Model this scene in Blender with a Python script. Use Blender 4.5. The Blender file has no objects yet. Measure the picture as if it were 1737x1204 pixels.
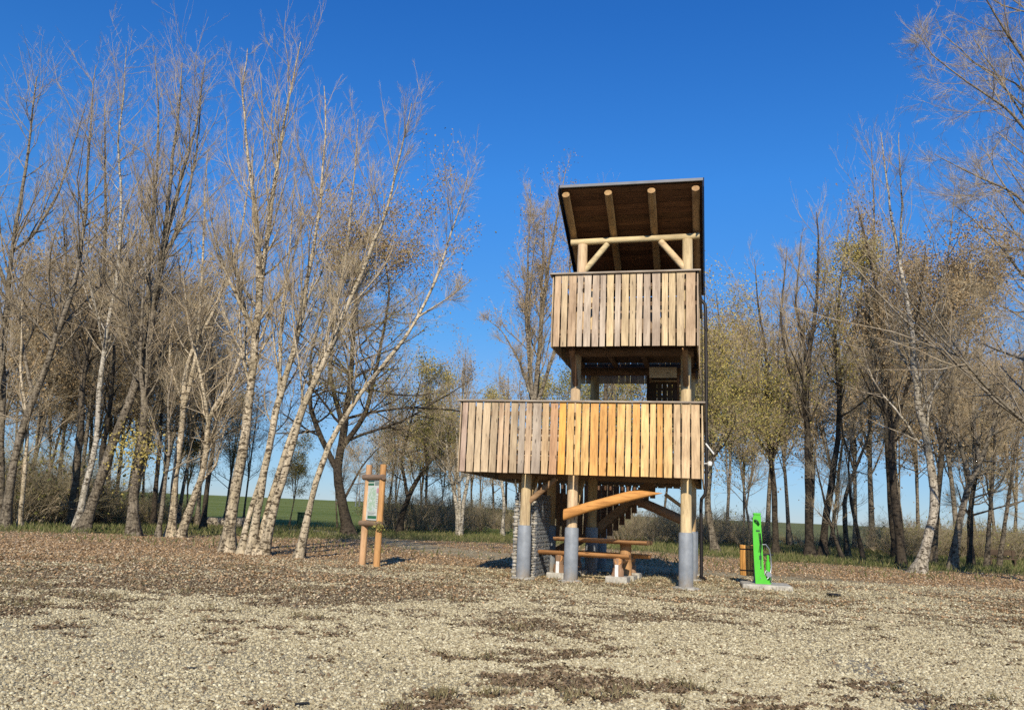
import bpy, math, random
import numpy as np
from mathutils import Vector, noise as mnoise

rnd = random.Random(7)
sc = bpy.context.scene
C = sc.collection

# ------------------------------------------------------------------ camera, sky, sun, exposure
CAM_H, FPX, PITCH, ROLL = 1.45, 1379.3, 0.1951, 0.043      # metres, pixels at 1737 wide, radians
cd = bpy.data.cameras.new('camera'); cam = bpy.data.objects.new('camera', cd); C.objects.link(cam)
cd.sensor_width = 36; cd.lens = 36 * FPX / 1737; cd.clip_end = 6000; cd.clip_start = 0.05
cam.location = (0, 0, CAM_H)
from mathutils import Matrix
cam.matrix_world = Matrix.Translation((0, 0, CAM_H)) @ Matrix.Rotation(math.pi / 2 + PITCH, 4, 'X') @ Matrix.Rotation(ROLL, 4, 'Z')
sc.camera = cam

SUN_AZ, SUN_EL = math.radians(5.5), math.radians(30)        # the way the light travels, and its height
w = bpy.data.worlds.new('World'); sc.world = w; w.use_nodes = True
wn = w.node_tree.nodes; wl = w.node_tree.links
sky = wn.new('ShaderNodeTexSky'); sky.sky_type = 'NISHITA'; sky.sun_disc = False
sky.sun_elevation = SUN_EL; sky.sun_rotation = math.pi + SUN_AZ
sky.air_density = 0.8; sky.dust_density = 0.0; sky.ozone_density = 10.0; sky.altitude = 500
# clear autumn air as the phone rendered it: deeper overhead, less glare low down, the same all the way round
tcw = wn.new('ShaderNodeTexCoord'); sxyz = wn.new('ShaderNodeSeparateXYZ'); wl.new(tcw.outputs['Generated'], sxyz.inputs[0])
crw = wn.new('ShaderNodeValToRGB'); el_ = crw.color_ramp.elements
el_[1].position = 1.0; el_[1].color = (0.26, 0.66, 0.85, 1)
for p_, c_ in ((0.0, (0.78, 0.66, 0.62)), (0.10, (1.15, 0.98, 0.80)), (0.16, (1.3, 1.15, 0.95)), (0.22, (1.0, 1.27, 1.14)), (0.39, (0.77, 1.50, 1.65)), (0.56, (0.53, 1.33, 1.72))):
    e_ = el_[0] if p_ == 0.0 else el_.new(p_); e_.color = (c_[0] / 2, c_[1] / 2, c_[2] / 2, 1)
wl.new(sxyz.outputs['Z'], crw.inputs['Fac'])
mxw = wn.new('ShaderNodeVectorMath'); mxw.operation = 'MULTIPLY'; wl.new(sky.outputs[0], mxw.inputs[0]); wl.new(crw.outputs['Color'], mxw.inputs[1])
mx2 = wn.new('ShaderNodeVectorMath'); mx2.operation = 'SCALE'; mx2.inputs['Scale'].default_value = 2.0; wl.new(mxw.outputs[0], mx2.inputs[0])
wl.new(mx2.outputs[0], wn['Background'].inputs['Color'])
wn['Background'].inputs['Strength'].default_value = 0.12
sd = bpy.data.lights.new('sun', 'SUN'); sd.energy = 5.0; sd.angle = math.radians(0.53); sd.color = (1.0, 0.92, 0.78)
sun = bpy.data.objects.new('sun', sd); C.objects.link(sun)
sdir = Vector((math.sin(SUN_AZ) * math.cos(SUN_EL), math.cos(SUN_AZ) * math.cos(SUN_EL), -math.sin(SUN_EL)))
sun.rotation_euler = sdir.to_track_quat('-Z', 'Y').to_euler()
sun.location = (-10, -30, 30)
sc.view_settings.view_transform = 'Standard'; sc.view_settings.look = 'None'
sc.view_settings.exposure = 0.0; sc.view_settings.gamma = 1; sc.view_settings.use_curve_mapping = False
sc.render.engine = 'CYCLES'
sc.cycles.max_bounces = 5; sc.cycles.diffuse_bounces = 2; sc.cycles.glossy_bounces = 2
sc.cycles.use_denoising = False

# ------------------------------------------------------------------ survey: photo pixel -> point on the ground / on a plane
def ray(px, py):
    a, b = px - 868.5, py - 602
    x = a * math.cos(ROLL) + b * math.sin(ROLL); y = -a * math.sin(ROLL) + b * math.cos(ROLL)
    return np.array([x / FPX, math.cos(PITCH) + y / FPX * math.sin(PITCH), math.sin(PITCH) - y / FPX * math.cos(PITCH)])
def gnd(px, py, z=0.0):
    d = ray(px, py); s = (z - CAM_H) / d[2]
    return np.array([d[0] * s, d[1] * s, z])
def at(px, py, Y):
    d = ray(px, py); s = Y / d[1]
    return np.array([d[0] * s, Y, CAM_H + d[2] * s])

# ------------------------------------------------------------------ node helpers / materials
def mat(name, rough=0.8, spec=0.3):
    m = bpy.data.materials.new(name); m.use_nodes = True
    nt = m.node_tree; b = nt.nodes['Principled BSDF']
    b.inputs['Roughness'].default_value = rough
    b.inputs['Specular IOR Level'].default_value = spec
    return m, nt, b
def N(nt, t, **kw):
    n = nt.nodes.new(t)
    for k, v in kw.items(): setattr(n, k, v)
    return n
def noise(nt, vec, scale, detail=4, rough=0.6, dist=0.0):
    n = N(nt, 'ShaderNodeTexNoise'); n.inputs['Scale'].default_value = scale
    n.inputs['Detail'].default_value = detail; n.inputs['Roughness'].default_value = rough
    n.inputs['Distortion'].default_value = dist
    if vec is not None: nt.links.new(vec, n.inputs['Vector'])
    return n.outputs['Fac']
def ramp(nt, fac, stops, interp='LINEAR'):
    r = N(nt, 'ShaderNodeValToRGB'); cr = r.color_ramp; cr.interpolation = interp
    while len(cr.elements) < len(stops): cr.elements.new(0.5)
    for e, (p, c) in zip(cr.elements, stops):
        e.position = p; e.color = (c[0], c[1], c[2], 1) if not isinstance(c, (int, float)) else (c, c, c, 1)
    nt.links.new(fac, r.inputs['Fac']); return r.outputs['Color']
def mix(nt, fac, a, b, mode='MIX'):
    n = N(nt, 'ShaderNodeMix', data_type='RGBA', blend_type=mode)
    for s, v in ((n.inputs[0], fac), (n.inputs[6], a), (n.inputs[7], b)):
        if hasattr(v, 'links') or isinstance(v, bpy.types.NodeSocket): nt.links.new(v, s)
        elif isinstance(v, (int, float)): s.default_value = v
        else: s.default_value = (*v, 1) if len(v) == 3 else v
    return n.outputs[2]
def math_(nt, op, a, b=0.0, clamp=False):
    n = N(nt, 'ShaderNodeMath', operation=op, use_clamp=clamp)
    for s, v in ((n.inputs[0], a), (n.inputs[1], b)):
        if isinstance(v, bpy.types.NodeSocket): nt.links.new(v, s)
        else: s.default_value = v
    return n.outputs[0]
def bump(nt, h, b, strength=0.5, dist=0.02):
    n = N(nt, 'ShaderNodeBump'); n.inputs['Strength'].default_value = strength; n.inputs['Distance'].default_value = dist
    nt.links.new(h, n.inputs['Height']); nt.links.new(n.outputs[0], b.inputs['Normal'])
def mapping(nt, vec, scale):
    n = N(nt, 'ShaderNodeMapping'); n.inputs['Scale'].default_value = scale; nt.links.new(vec, n.inputs['Vector']); return n.outputs[0]
def attr(nt, name):
    n = N(nt, 'ShaderNodeAttribute', attribute_name=name); return n.outputs['Fac']

def wood(name, along='z', rough=0.75, bumpy=0.4):
    """timber whose tint is the object's own colour; grain runs along one local axis"""
    m, nt, b = mat(name, rough, 0.25)
    tc = N(nt, 'ShaderNodeTexCoord'); oi = N(nt, 'ShaderNodeObjectInfo')
    off = N(nt, 'ShaderNodeVectorMath', operation='MULTIPLY_ADD')
    cmb = N(nt, 'ShaderNodeCombineXYZ')
    for i in range(3): nt.links.new(oi.outputs['Random'], cmb.inputs[i])
    nt.links.new(cmb.outputs[0], off.inputs[0]); off.inputs[1].default_value = (37, 53, 71)
    nt.links.new(tc.outputs['Object'], off.inputs[2])
    s = {'z': (14, 14, 1.1), 'x': (1.1, 14, 14), 'y': (14, 1.1, 14)}[along]
    v = mapping(nt, off.outputs[0], s)
    g = noise(nt, v, 2.2, 6, 0.7, 0.6)
    s2 = {'z': (5, 5, 1.4), 'x': (1.4, 5, 5), 'y': (5, 1.4, 5)}[along]
    v2 = mapping(nt, off.outputs[0], s2)
    blot = noise(nt, v2, 0.9, 3, 0.6)
    vo = N(nt, 'ShaderNodeTexVoronoi'); vo.inputs['Scale'].default_value = 1.3; nt.links.new(v2, vo.inputs['Vector'])
    knot = ramp(nt, vo.outputs['Distance'], [(0.05, 0.35), (0.13, 1.0)])
    c = mix(nt, 1.0, oi.outputs['Color'], ramp(nt, g, [(0.25, (0.50, 0.44, 0.38)), (0.5, (0.95, 0.93, 0.9)), (0.75, (1.18, 1.15, 1.1))]), 'MULTIPLY')
    c = mix(nt, 1.0, c, ramp(nt, blot, [(0.3, (0.68, 0.63, 0.60)), (0.6, (1.10, 1.07, 1.03))]), 'MULTIPLY')
    c = mix(nt, 1.0, c, knot, 'MULTIPLY')
    nt.links.new(c, b.inputs['Base Color'])
    bump(nt, g, b, bumpy, 0.01)
    return m
M = {}
M['wood'] = wood('timber_upright', 'z'); M['woodx'] = wood('timber_lengthwise', 'x'); M['woody'] = wood('timber_crosswise', 'y')

def simple(name, col, rough=0.6, metal=0.0, var=0.15, scale=8, bs=0.15, spec=0.4):
    m, nt, b = mat(name, rough, spec); b.inputs['Metallic'].default_value = metal
    tc = N(nt, 'ShaderNodeTexCoord'); n = noise(nt, tc.outputs['Object'], scale, 5, 0.65)
    lo = tuple(max(0, c * (1 - 2 * var)) for c in col); hi = tuple(c * (1 + var) for c in col)
    nt.links.new(ramp(nt, n, [(0.3, lo), (0.7, hi)]), b.inputs['Base Color'])
    bump(nt, n, b, bs, 0.01); return m
M['sleeve'] = simple('grey_plastic_sleeve', (0.275, 0.29, 0.30), 0.5, 0, 0.16, 3, 0.1)
nt = M['sleeve'].node_tree; b = nt.nodes['Principled BSDF']; lk = b.inputs['Base Color'].links[0].from_socket
tc = N(nt, 'ShaderNodeTexCoord'); sx = N(nt, 'ShaderNodeSeparateXYZ'); nt.links.new(tc.outputs['Object'], sx.inputs[0])
mud = math_(nt, 'SUBTRACT', math_(nt, 'MULTIPLY', noise(nt, mapping(nt, tc.outputs['Object'], (1, 1, 0.5)), 9, 5, 0.7), 0.75), sx.outputs['Z'])
scr = noise(nt, mapping(nt, tc.outputs['Object'], (6, 6, 40)), 3, 4, 0.7)
nt.links.new(mix(nt, math_(nt, 'MULTIPLY', ramp(nt, scr, [(0.6, 0.0), (0.68, 1.0)]), 0.25), mix(nt, math_(nt, 'MULTIPLY', ramp(nt, mud, [(0.05, 0.0), (0.35, 1.0)]), 0.8), lk, (0.26, 0.21, 0.15)), (0.45, 0.45, 0.43)), b.inputs['Base Color'])
M['concrete'] = simple('concrete', (0.50, 0.455, 0.365), 0.9, 0, 0.22, 9, 0.5)
M['sheet'] = simple('zinc_roof_sheet', (0.26, 0.255, 0.245), 0.5, 0.4, 0.08, 3, 0.05)
M['darkmetal'] = simple('dark_brown_metal', (0.022, 0.017, 0.015), 0.45, 0.2, 0.2, 5, 0.05)
M['steel'] = simple('galvanised_steel', (0.30, 0.32, 0.34), 0.42, 0.6, 0.1, 9, 0.05)
M['green'] = simple('bright_green_paint', (0.085, 0.52, 0.03), 0.42, 0, 0.06, 4, 0.03)
M['dgreen'] = simple('dark_green_paint', (0.012, 0.05, 0.018), 0.5, 0, 0.1, 4, 0.03)
M['rubber'] = simple('black_rubber', (0.012, 0.012, 0.013), 0.6)
M['poster'] = simple('poster_paper', (0.62, 0.63, 0.55), 0.35, 0, 0.06)
M['white'] = simple('white_plastic', (0.72, 0.71, 0.67), 0.4, 0, 0.06)
M['printgreen'] = simple('printed_green', (0.03, 0.14, 0.06), 0.35, 0, 0.05)
M['printpink'] = simple('printed_pink', (0.55, 0.30, 0.33), 0.35, 0, 0.1)
M['printgrey'] = simple('printed_grey', (0.22, 0.25, 0.22), 0.35, 0, 0.1)
# map panel print
m, nt, b = mat('printed_map', 0.3, 0.4); M['map'] = m
tc = N(nt, 'ShaderNodeTexCoord'); n1 = noise(nt, mapping(nt, tc.outputs['Object'], (1, 1, 1)), 6.0, 4, 0.6, 1.0)
nt.links.new(ramp(nt, n1, [(0.35, (0.52, 0.60, 0.48)), (0.48, (0.34, 0.48, 0.30)), (0.53, (0.66, 0.68, 0.58)), (0.62, (0.42, 0.53, 0.50)), (0.7, (0.68, 0.66, 0.54))]), b.inputs['Base Color'])

# stones of the gabion
m, nt, b = mat('gabion_stone', 0.9, 0.2); M['stone'] = m
tc = N(nt, 'ShaderNodeTexCoord'); ci = attr(nt, 'tint')
nt.links.new(mix(nt, 1.0, ramp(nt, ci, [(0, (0.22, 0.20, 0.17)), (0.5, (0.44, 0.39, 0.31)), (1, (0.58, 0.53, 0.44))]),
                 ramp(nt, noise(nt, tc.outputs['Object'], 30, 4), [(0.3, 0.7), (0.7, 1.1)]), 'MULTIPLY'), b.inputs['Base Color'])
bump(nt, noise(nt, tc.outputs['Object'], 60, 3), b, 0.5, 0.01)

# bark: tint is the object colour; 'thick' runs 1 at old wood to 0 at twigs
def bark(name):
    m, nt, b = mat(name, 0.85, 0.2)
    tc = N(nt, 'ShaderNodeTexCoord'); oi = N(nt, 'ShaderNodeObjectInfo'); th = attr(nt, 'thick')
    base = noise(nt, mapping(nt, tc.outputs['Object'], (9, 9, 3.0)), 1.5, 5, 0.7, 0.4)
    mark = noise(nt, mapping(nt, tc.outputs['Object'], (5, 5, 11)), 1.2, 3, 0.6, 0.8)
    big = noise(nt, tc.outputs['Object'], 0.9, 3, 0.6)
    c = mix(nt, 1.0, oi.outputs['Color'], ramp(nt, base, [(0.3, (0.42, 0.40, 0.37)), (0.5, (0.9, 0.88, 0.86)), (0.72, (1.25, 1.22, 1.18))]), 'MULTIPLY')
    c = mix(nt, 1.0, c, ramp(nt, mark, [(0.41, (0.17, 0.15, 0.125)), (0.49, (1, 1, 1))]), 'MULTIPLY')
    c = mix(nt, 1.0, c, ramp(nt, big, [(0.32, (0.68, 0.66, 0.58)), (0.6, (1.05, 1.04, 1.02))]), 'MULTIPLY')
    fis = noise(nt, mapping(nt, tc.outputs['Object'], (7, 7, 1.6)), 2.0, 6, 0.75, 0.9)
    old = math_(nt, 'MULTIPLY', ramp(nt, fis, [(0.42, 1.0), (0.55, 0.0)]), ramp(nt, th, [(0.75, 0.15), (1.0, 0.85)]))
    c = mix(nt, old, c, mix(nt, 0.75, c, (0.05, 0.04, 0.03)))
    c = mix(nt, math_(nt, 'MULTIPLY', ramp(nt, th, [(0.8, 0.0), (1.0, 1.0)]), 0.25), c, mix(nt, 1.0, c, (0.72, 0.66, 0.57), 'MULTIPLY'))
    tw = mix(nt, ramp(nt, big, [(0.4, 0.0), (0.6, 1.0)]), (0.36, 0.27, 0.17), (0.50, 0.40, 0.27))
    f = ramp(nt, th, [(0.0, 0.0), (0.16, 0.35), (0.4, 1.0)])
    c = mix(nt, f, tw, c)
    nt.links.new(c, b.inputs['Base Color'])
    bump(nt, base, b, 0.7, 0.03); return m
M['bark'] = bark('tree_bark')
def leafmat(name, cols):
    m, nt, b = mat(name, 0.6, 0.25)
    a = attr(nt, 'tint')
    nt.links.new(ramp(nt, a, [(i / (len(cols) - 1), c) for i, c in enumerate(cols)]), b.inputs['Base Color'])
    tr = N(nt, 'ShaderNodeBsdfTranslucent'); ms = N(nt, 'ShaderNodeMixShader'); ms.inputs[0].default_value = 0.3
    nt.links.new(ramp(nt, a, [(i / (len(cols) - 1), c) for i, c in enumerate(cols)]), tr.inputs['Color'])
    out = nt.nodes['Material Output']
    nt.links.new(b.outputs[0], ms.inputs[1]); nt.links.new(tr.outputs[0], ms.inputs[2]); nt.links.new(ms.outputs[0], out.inputs['Surface'])
    return m
M['leaf_yellow'] = leafmat('yellow_leaves', [(0.16, 0.13, 0.03), (0.34, 0.25, 0.06), (0.42, 0.33, 0.09)])
M['leaf_green'] = leafmat('olive_leaves', [(0.07, 0.08, 0.025), (0.17, 0.16, 0.045), (0.33, 0.27, 0.07)])
M['leaf_brown'] = leafmat('tan_leaves', [(0.16, 0.10, 0.05), (0.30, 0.20, 0.10), (0.42, 0.30, 0.15)])
def randmat(name, cols, rough=0.8):
    m, nt, b = mat(name, rough, 0.2); oi = N(nt, 'ShaderNodeObjectInfo')
    nt.links.new(ramp(nt, oi.outputs['Random'], [(i / (len(cols) - 1), c) for i, c in enumerate(cols)]), b.inputs['Base Color'])
    return m
M['twig'] = randmat('twigs', [(0.24, 0.18, 0.10), (0.46, 0.35, 0.205), (0.64, 0.52, 0.33), (0.37, 0.28, 0.16)])
M['twig_dark'] = randmat('brushwood_twigs', [(0.15, 0.115, 0.07), (0.30, 0.235, 0.14), (0.38, 0.32, 0.18), (0.24, 0.20, 0.10)])
M['ly'] = randmat('yellow_leaf', [(0.20, 0.16, 0.04), (0.40, 0.31, 0.08), (0.50, 0.40, 0.13), (0.30, 0.24, 0.07)])
M['lg'] = randmat('olive_leaf', [(0.09, 0.10, 0.03), (0.19, 0.18, 0.05), (0.34, 0.28, 0.08), (0.14, 0.14, 0.04)])
M['lb'] = randmat('tan_leaf', [(0.20, 0.13, 0.06), (0.34, 0.23, 0.12), (0.46, 0.34, 0.18), (0.27, 0.18, 0.09)])
LM = {'leaf_yellow': 'ly', 'leaf_green': 'lg', 'leaf_brown': 'lb'}
M['pebble'] = randmat('limestone_pebbles', [(0.20, 0.15, 0.085), (0.44, 0.365, 0.21), (0.60, 0.51, 0.31), (0.36, 0.295, 0.17), (0.78, 0.69, 0.45)])
M['litter'] = randmat('fallen_leaves', [(0.17, 0.10, 0.046), (0.38, 0.23, 0.11), (0.56, 0.37, 0.19), (0.27, 0.165, 0.08), (0.74, 0.58, 0.37)])
M['debris'] = randmat('dark_leaf_debris', [(0.075, 0.05, 0.028), (0.17, 0.115, 0.06), (0.30, 0.205, 0.115), (0.12, 0.085, 0.048)])
M['grass'] = randmat('dry_green_grass', [(0.055, 0.075, 0.018), (0.10, 0.115, 0.03), (0.17, 0.155, 0.06), (0.24, 0.20, 0.09)])
M['straw'] = randmat('withered_grass', [(0.10, 0.085, 0.035), (0.20, 0.16, 0.075), (0.33, 0.27, 0.14)])

# ------------------------------------------------------------------ mesh helpers
def mesh(name, verts, faces, m=None, smooth=False, attrs=None):
    me = bpy.data.meshes.new(name); me.from_pydata([tuple(v) for v in verts], [], [tuple(f) for f in faces])
    if m: me.materials.append(m)
    if smooth: me.shade_smooth()
    for k, v in (attrs or {}).items():
        a = me.attributes.new(k, 'FLOAT', 'POINT'); a.data.foreach_set('value', np.asarray(v, dtype=np.float32))
    return me
def fast_mesh(name, V, F, m, smooth=False, attrs=None):
    """V (n,3), F (m,k) all faces with k corners"""
    me = bpy.data.meshes.new(name); V = np.ascontiguousarray(V, np.float32); F = np.ascontiguousarray(F, np.int32)
    me.vertices.add(len(V)); me.vertices.foreach_set('co', V.ravel())
    k = F.shape[1]
    me.loops.add(F.size); me.loops.foreach_set('vertex_index', F.ravel())
    me.polygons.add(len(F)); me.polygons.foreach_set('loop_start', np.arange(0, F.size, k, dtype=np.int32))
    me.update(calc_edges=True)
    if smooth: me.shade_smooth()
    me.materials.append(m)
    for kk, v in (attrs or {}).items():
        a = me.attributes.new(kk, 'FLOAT', 'POINT'); a.data.foreach_set('value', np.asarray(v, np.float32).ravel())
    return me
def obj(name, me, parent=None, loc=(0, 0, 0), rot=(0, 0, 0), col=None, kind=None, label=None):
    o = bpy.data.objects.new(name, me); C.objects.link(o); o.location = loc; o.rotation_euler = rot
    if parent: o.parent = parent
    if col: o.color = (*col, 1)
    if kind: o['kind'] = kind
    if label: o['label'] = label
    return o
def thing(name, label, cat, loc=(0, 0, 0), rz=0, group=None, me=None):
    o = bpy.data.objects.new(name, me); C.objects.link(o); o.location = loc; o.rotation_euler = (0, 0, rz)
    o['label'] = label; o['category'] = cat
    if group: o['group'] = group
    return o
class MB:
    def __init__(s): s.v = []; s.f = []
    def add(s, v, f):
        n = len(s.v); s.v += [tuple(x) for x in v]; s.f += [tuple(i + n for i in q) for q in f]; return s
    def box(s, x0, x1, y0, y1, z0, z1, bev=0.0):
        if bev <= 0:
            v = [(x, y, z) for x in (x0, x1) for y in (y0, y1) for z in (z0, z1)]
            return s.add(v, [(0, 1, 3, 2), (4, 6, 7, 5), (0, 4, 5, 1), (2, 3, 7, 6), (0, 2, 6, 4), (1, 5, 7, 3)])
        import bmesh
        bm = bmesh.new(); bmesh.ops.create_cube(bm, size=1)
        for q in bm.verts: q.co = Vector(((x0 + x1) / 2 + q.co.x * (x1 - x0), (y0 + y1) / 2 + q.co.y * (y1 - y0), (z0 + z1) / 2 + q.co.z * (z1 - z0)))
        bmesh.ops.bevel(bm, geom=bm.edges[:], offset=bev, segments=1, affect='EDGES')
        bm.verts.index_update(); v = [q.co[:] for q in bm.verts]; f = [[q.index for q in p.verts] for p in bm.faces]; bm.free()
        return s.add(v, f)
    def log(s, A, B, r0, r1=None, S=14, K=7, wob=0.03, seed=0, flat=None):
        r1 = r0 if r1 is None else r1; A = Vector(A); B = Vector(B); T = (B - A).normalized()
        ref = Vector((0, 0, 1)) if abs(T.z) < 0.9 else Vector((1, 0, 0))
        X = T.cross(ref).normalized(); Y = T.cross(X).normalized(); rg = random.Random(seed); v = []
        for k in range(K):
            t = k / (K - 1); c = A.lerp(B, t); r = r0 + (r1 - r0) * t
            for i in range(S):
                a = 2 * math.pi * i / S
                rr = r * (1 + wob * mnoise.noise(Vector((math.cos(a) * 1.5, math.sin(a) * 1.5, t * 3 + seed))) * 2)
                v.append(c + X * math.cos(a) * rr + Y * math.sin(a) * rr)
        f = [(k * S + i, k * S + (i + 1) % S, (k + 1) * S + (i + 1) % S, (k + 1) * S + i) for k in range(K - 1) for i in range(S)]
        f += [tuple(range(S - 1, -1, -1)), tuple((K - 1) * S + i for i in range(S))]
        return s.add(v, f)
    def prism(s, poly, y0, y1):
        """poly in x-z, extruded along y"""
        n = len(poly); v = [(x, y0, z) for x, z in poly] + [(x, y1, z) for x, z in poly]
        return s.add(v, [tuple(range(n)), tuple(range(2 * n - 1, n - 1, -1))] + [(i, (i + 1) % n + 0, (i + 1) % n + n, i + n)[::-1] for i in range(n)])
    def tube(s, pts, r, S=8):
        pts = [Vector(p) for p in pts]; v = []; X = None
        for k, p in enumerate(pts):
            T = (pts[min(k + 1, len(pts) - 1)] - pts[max(k - 1, 0)]).normalized()
            if X is None: X = T.orthogonal().normalized()
            X = (X - T * X.dot(T)).normalized(); Y = T.cross(X)
            v += [p + X * math.cos(2 * math.pi * i / S) * r + Y * math.sin(2 * math.pi * i / S) * r for i in range(S)]
        K = len(pts)
        f = [(k * S + i, k * S + (i + 1) % S, (k + 1) * S + (i + 1) % S, (k + 1) * S + i) for k in range(K - 1) for i in range(S)]
        f += [tuple(range(S - 1, -1, -1)), tuple((K - 1) * S + i for i in range(S))]
        return s.add(v, f)
    def lathe(s, prof, S=20, c=(0, 0)):
        v = [(c[0] + r * math.cos(2 * math.pi * i / S), c[1] + r * math.sin(2 * math.pi * i / S), z) for r, z in prof for i in range(S)]
        K = len(prof)
        f = [(k * S + i, k * S + (i + 1) % S, (k + 1) * S + (i + 1) % S, (k + 1) * S + i) for k in range(K - 1) for i in range(S)]
        f += [tuple(range(S - 1, -1, -1)), tuple((K - 1) * S + i for i in range(S))]
        return s.add(v, f)
    def me(s, name, m, smooth=False):
        me = mesh(name, s.v, s.f, m, False)
        if smooth:
            me.shade_smooth()
            try: me.set_sharp_from_angle(angle=math.radians(42))
            except Exception: pass
        return me

# ------------------------------------------------------------------ GROUND
RG = np.random.default_rng(11)
def vnoise(x, y, s, seed=0):
    """smooth value noise, vectorised"""
    x = np.asarray(x) / s + seed * 13.7; y = np.asarray(y) / s + seed * 7.3
    xi = np.floor(x).astype(np.int64); yi = np.floor(y).astype(np.int64); fx = x - xi; fy = y - yi
    fx = fx * fx * (3 - 2 * fx); fy = fy * fy * (3 - 2 * fy)
    def hsh(i, j):
        n = (i * 374761393 + j * 668265263 + seed * 1442695) & 0x7fffffff
        n = ((n ^ (n >> 13)) * 1274126177) & 0x7fffffff
        return ((n ^ (n >> 16)) & 0xffff) / 65535.0
    a = hsh(xi, yi) * (1 - fx) + hsh(xi + 1, yi) * fx; b_ = hsh(xi, yi + 1) * (1 - fx) + hsh(xi + 1, yi + 1) * fx
    return a * (1 - fy) + b_ * fy
def fbm(x, y, s, seed=0, o=4):
    t = 0; a = 0.5
    for i in range(o): t = t + a * vnoise(x, y, s / 2 ** i, seed + i); a *= 0.5
    return t / (1 - 0.5 ** o)
def sm(a, b_, x): t = np.clip((x - a) / (b_ - a), 0, 1); return t * t * (3 - 2 * t)
def height(X, Y):
    far = sm(55, 320, Y)
    hill = far * (3.3 + 1.0 * sm(40, -60, X) ) + sm(300, 1500, np.hypot(X, Y)) * 4
    lump = (fbm(X, Y, 3.0, 3) - 0.5) * 0.07 * sm(3, 9, Y) + (fbm(X, Y, 0.6, 9) - 0.5) * 0.02
    return hill + lump
def zones(X, Y):
    n1 = fbm(X, Y, 7, 21) - 0.5; n2 = fbm(X, Y, 2.2, 31) - 0.5; n3 = fbm(X, Y, 0.8, 41) - 0.5
    # front edge of the leaf litter: nearer on the left, further right it follows the track
    fe = np.interp(X, [-40, -14, -6, -1, 6, 9, 14, 40], [20.0, 20.5, 21.0, 24.5, 27.5, 25.0, 22.5, 19])
    be = np.interp(X, [-40, -20, -10, -4, 2, 10, 16, 40], [33, 33.5, 38, 43, 46, 38, 33, 29])
    leaf = (0.86 - 0.9 * np.clip(n3, 0, 1)) * sm(-2.6, 3.4, Y - fe + n1 * 6 + n2 * 5 + n3 * 3) * (1 - sm(-1.5, 2.0, Y - be + n1 * 5 + n2 * 2))
    # the pale track that passes behind the notice board and the tower
    tc_ = np.interp(X, [-40, -12, -7, -3, 1, 6, 12, 20, 40], [58, 52, 44, 34, 29, 25.5, 22, 19.5, 15])
    tw = np.interp(X, [-40, -7, -3, 1, 6, 40], [2.4, 2.2, 3.8, 3.4, 1.5, 1.6])
    track = 1 - sm(0.5, 1.2, np.abs(Y - tc_ + n2 * 1.5) / tw)
    leaf = leaf * (1 - track * 0.85)
    grass = sm(-1.5, 2.0, Y - be + n1 * 5 + n2 * 2) * (1 - track)
    fb = np.interp(X, [-60, -20, -12, 5, 30, 60], [60, 56, 57, 62, 72, 72])
    field = sm(0, 2.5, Y - fb + n1 * 3)
    # patches of dry grass and rotted leaves on the gravel
    Yn = Y + n1 * 4 + n2 * 2.5
    cl_ = np.interp(Yn, [6, 8, 9.5, 11, 12.5, 15, 18, 21, 25], [.05, .14, .38, .62, .86, .88, .66, .55, .45])
    cr_ = np.interp(Yn, [6, 8, 10, 12, 14, 16, 18, 21, 25], [.03, .10, .24, .34, .42, .48, .50, .48, .42])
    cov = cl_ + (cr_ - cl_) * sm(-5, 1.5, X + n1 * 4)
    pn = fbm(X * 0.8, Y, 1.7, 51, 4) * 0.36 + fbm(X * 0.7, Y, 0.5, 61, 4) * 0.34 + fbm(X, Y, 0.17, 71, 3) * 0.30
    dirt = sm(-0.7, 0.9, (pn - 0.507) / 0.072 - (0.5 - cov) * 3.4) * 0.92 * (1 - sm(fe - 1, fe + 3, Y)) * (1 - track * 0.8)
    # greyish rut at lower right and the smoother strip at lower left
    dirt = np.clip(dirt, 0, 1)
    rut = np.exp(-((X - (3.55 + (Y - 6.6) * 0.14 + n2 * 0.5)) / 0.42) ** 2) * sm(13, 8.5, Y) * (0.6 + n3 * 0.9)
    smooth = np.clip(sm(9.2, 7.4, Y + X * 0.25 + n1 * 4 + n2 * 2), 0, 1)
    return leaf, track, grass, field, dirt, np.clip(rut, 0, 1), smooth
ang = np.linspace(math.radians(-48), math.radians(48), 300)
rad = np.concatenate([np.linspace(1.5, 5, 8), 5 * (70 / 5) ** (np.arange(1, 330) / 329), 70 * (3500 / 70) ** (np.arange(1, 50) / 49)])
A_, R_ = np.meshgrid(ang, rad); gx = (np.tan(A_) * R_).ravel(); gy = R_.ravel()
z_ = height(gx, gy)
na, nr = len(ang), len(rad)
ii, jj = np.meshgrid(np.arange(na - 1), np.arange(nr - 1)); q = (jj * na + ii).ravel()
F = np.stack([q, q + 1, q + na + 1, q + na], 1)
leaf, track, grass, field, dirt, rut, smo = zones(gx, gy)
m, nt, b = mat('ground_surface', 0.95, 0.1); M['ground'] = m
geo = N(nt, 'ShaderNodeNewGeometry'); P = geo.outputs['Position']
vo = N(nt, 'ShaderNodeTexVoronoi'); vo.inputs['Scale'].default_value = 48; nt.links.new(P, vo.inputs['Vector'])
sep = N(nt, 'ShaderNodeSeparateColor'); nt.links.new(vo.outputs['Color'], sep.inputs[0])
vo2 = N(nt, 'ShaderNodeTexVoronoi'); vo2.inputs['Scale'].default_value = 9; nt.links.new(P, vo2.inputs['Vector'])
sep2 = N(nt, 'ShaderNodeSeparateColor'); nt.links.new(vo2.outputs['Color'], sep2.inputs[0])
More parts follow.
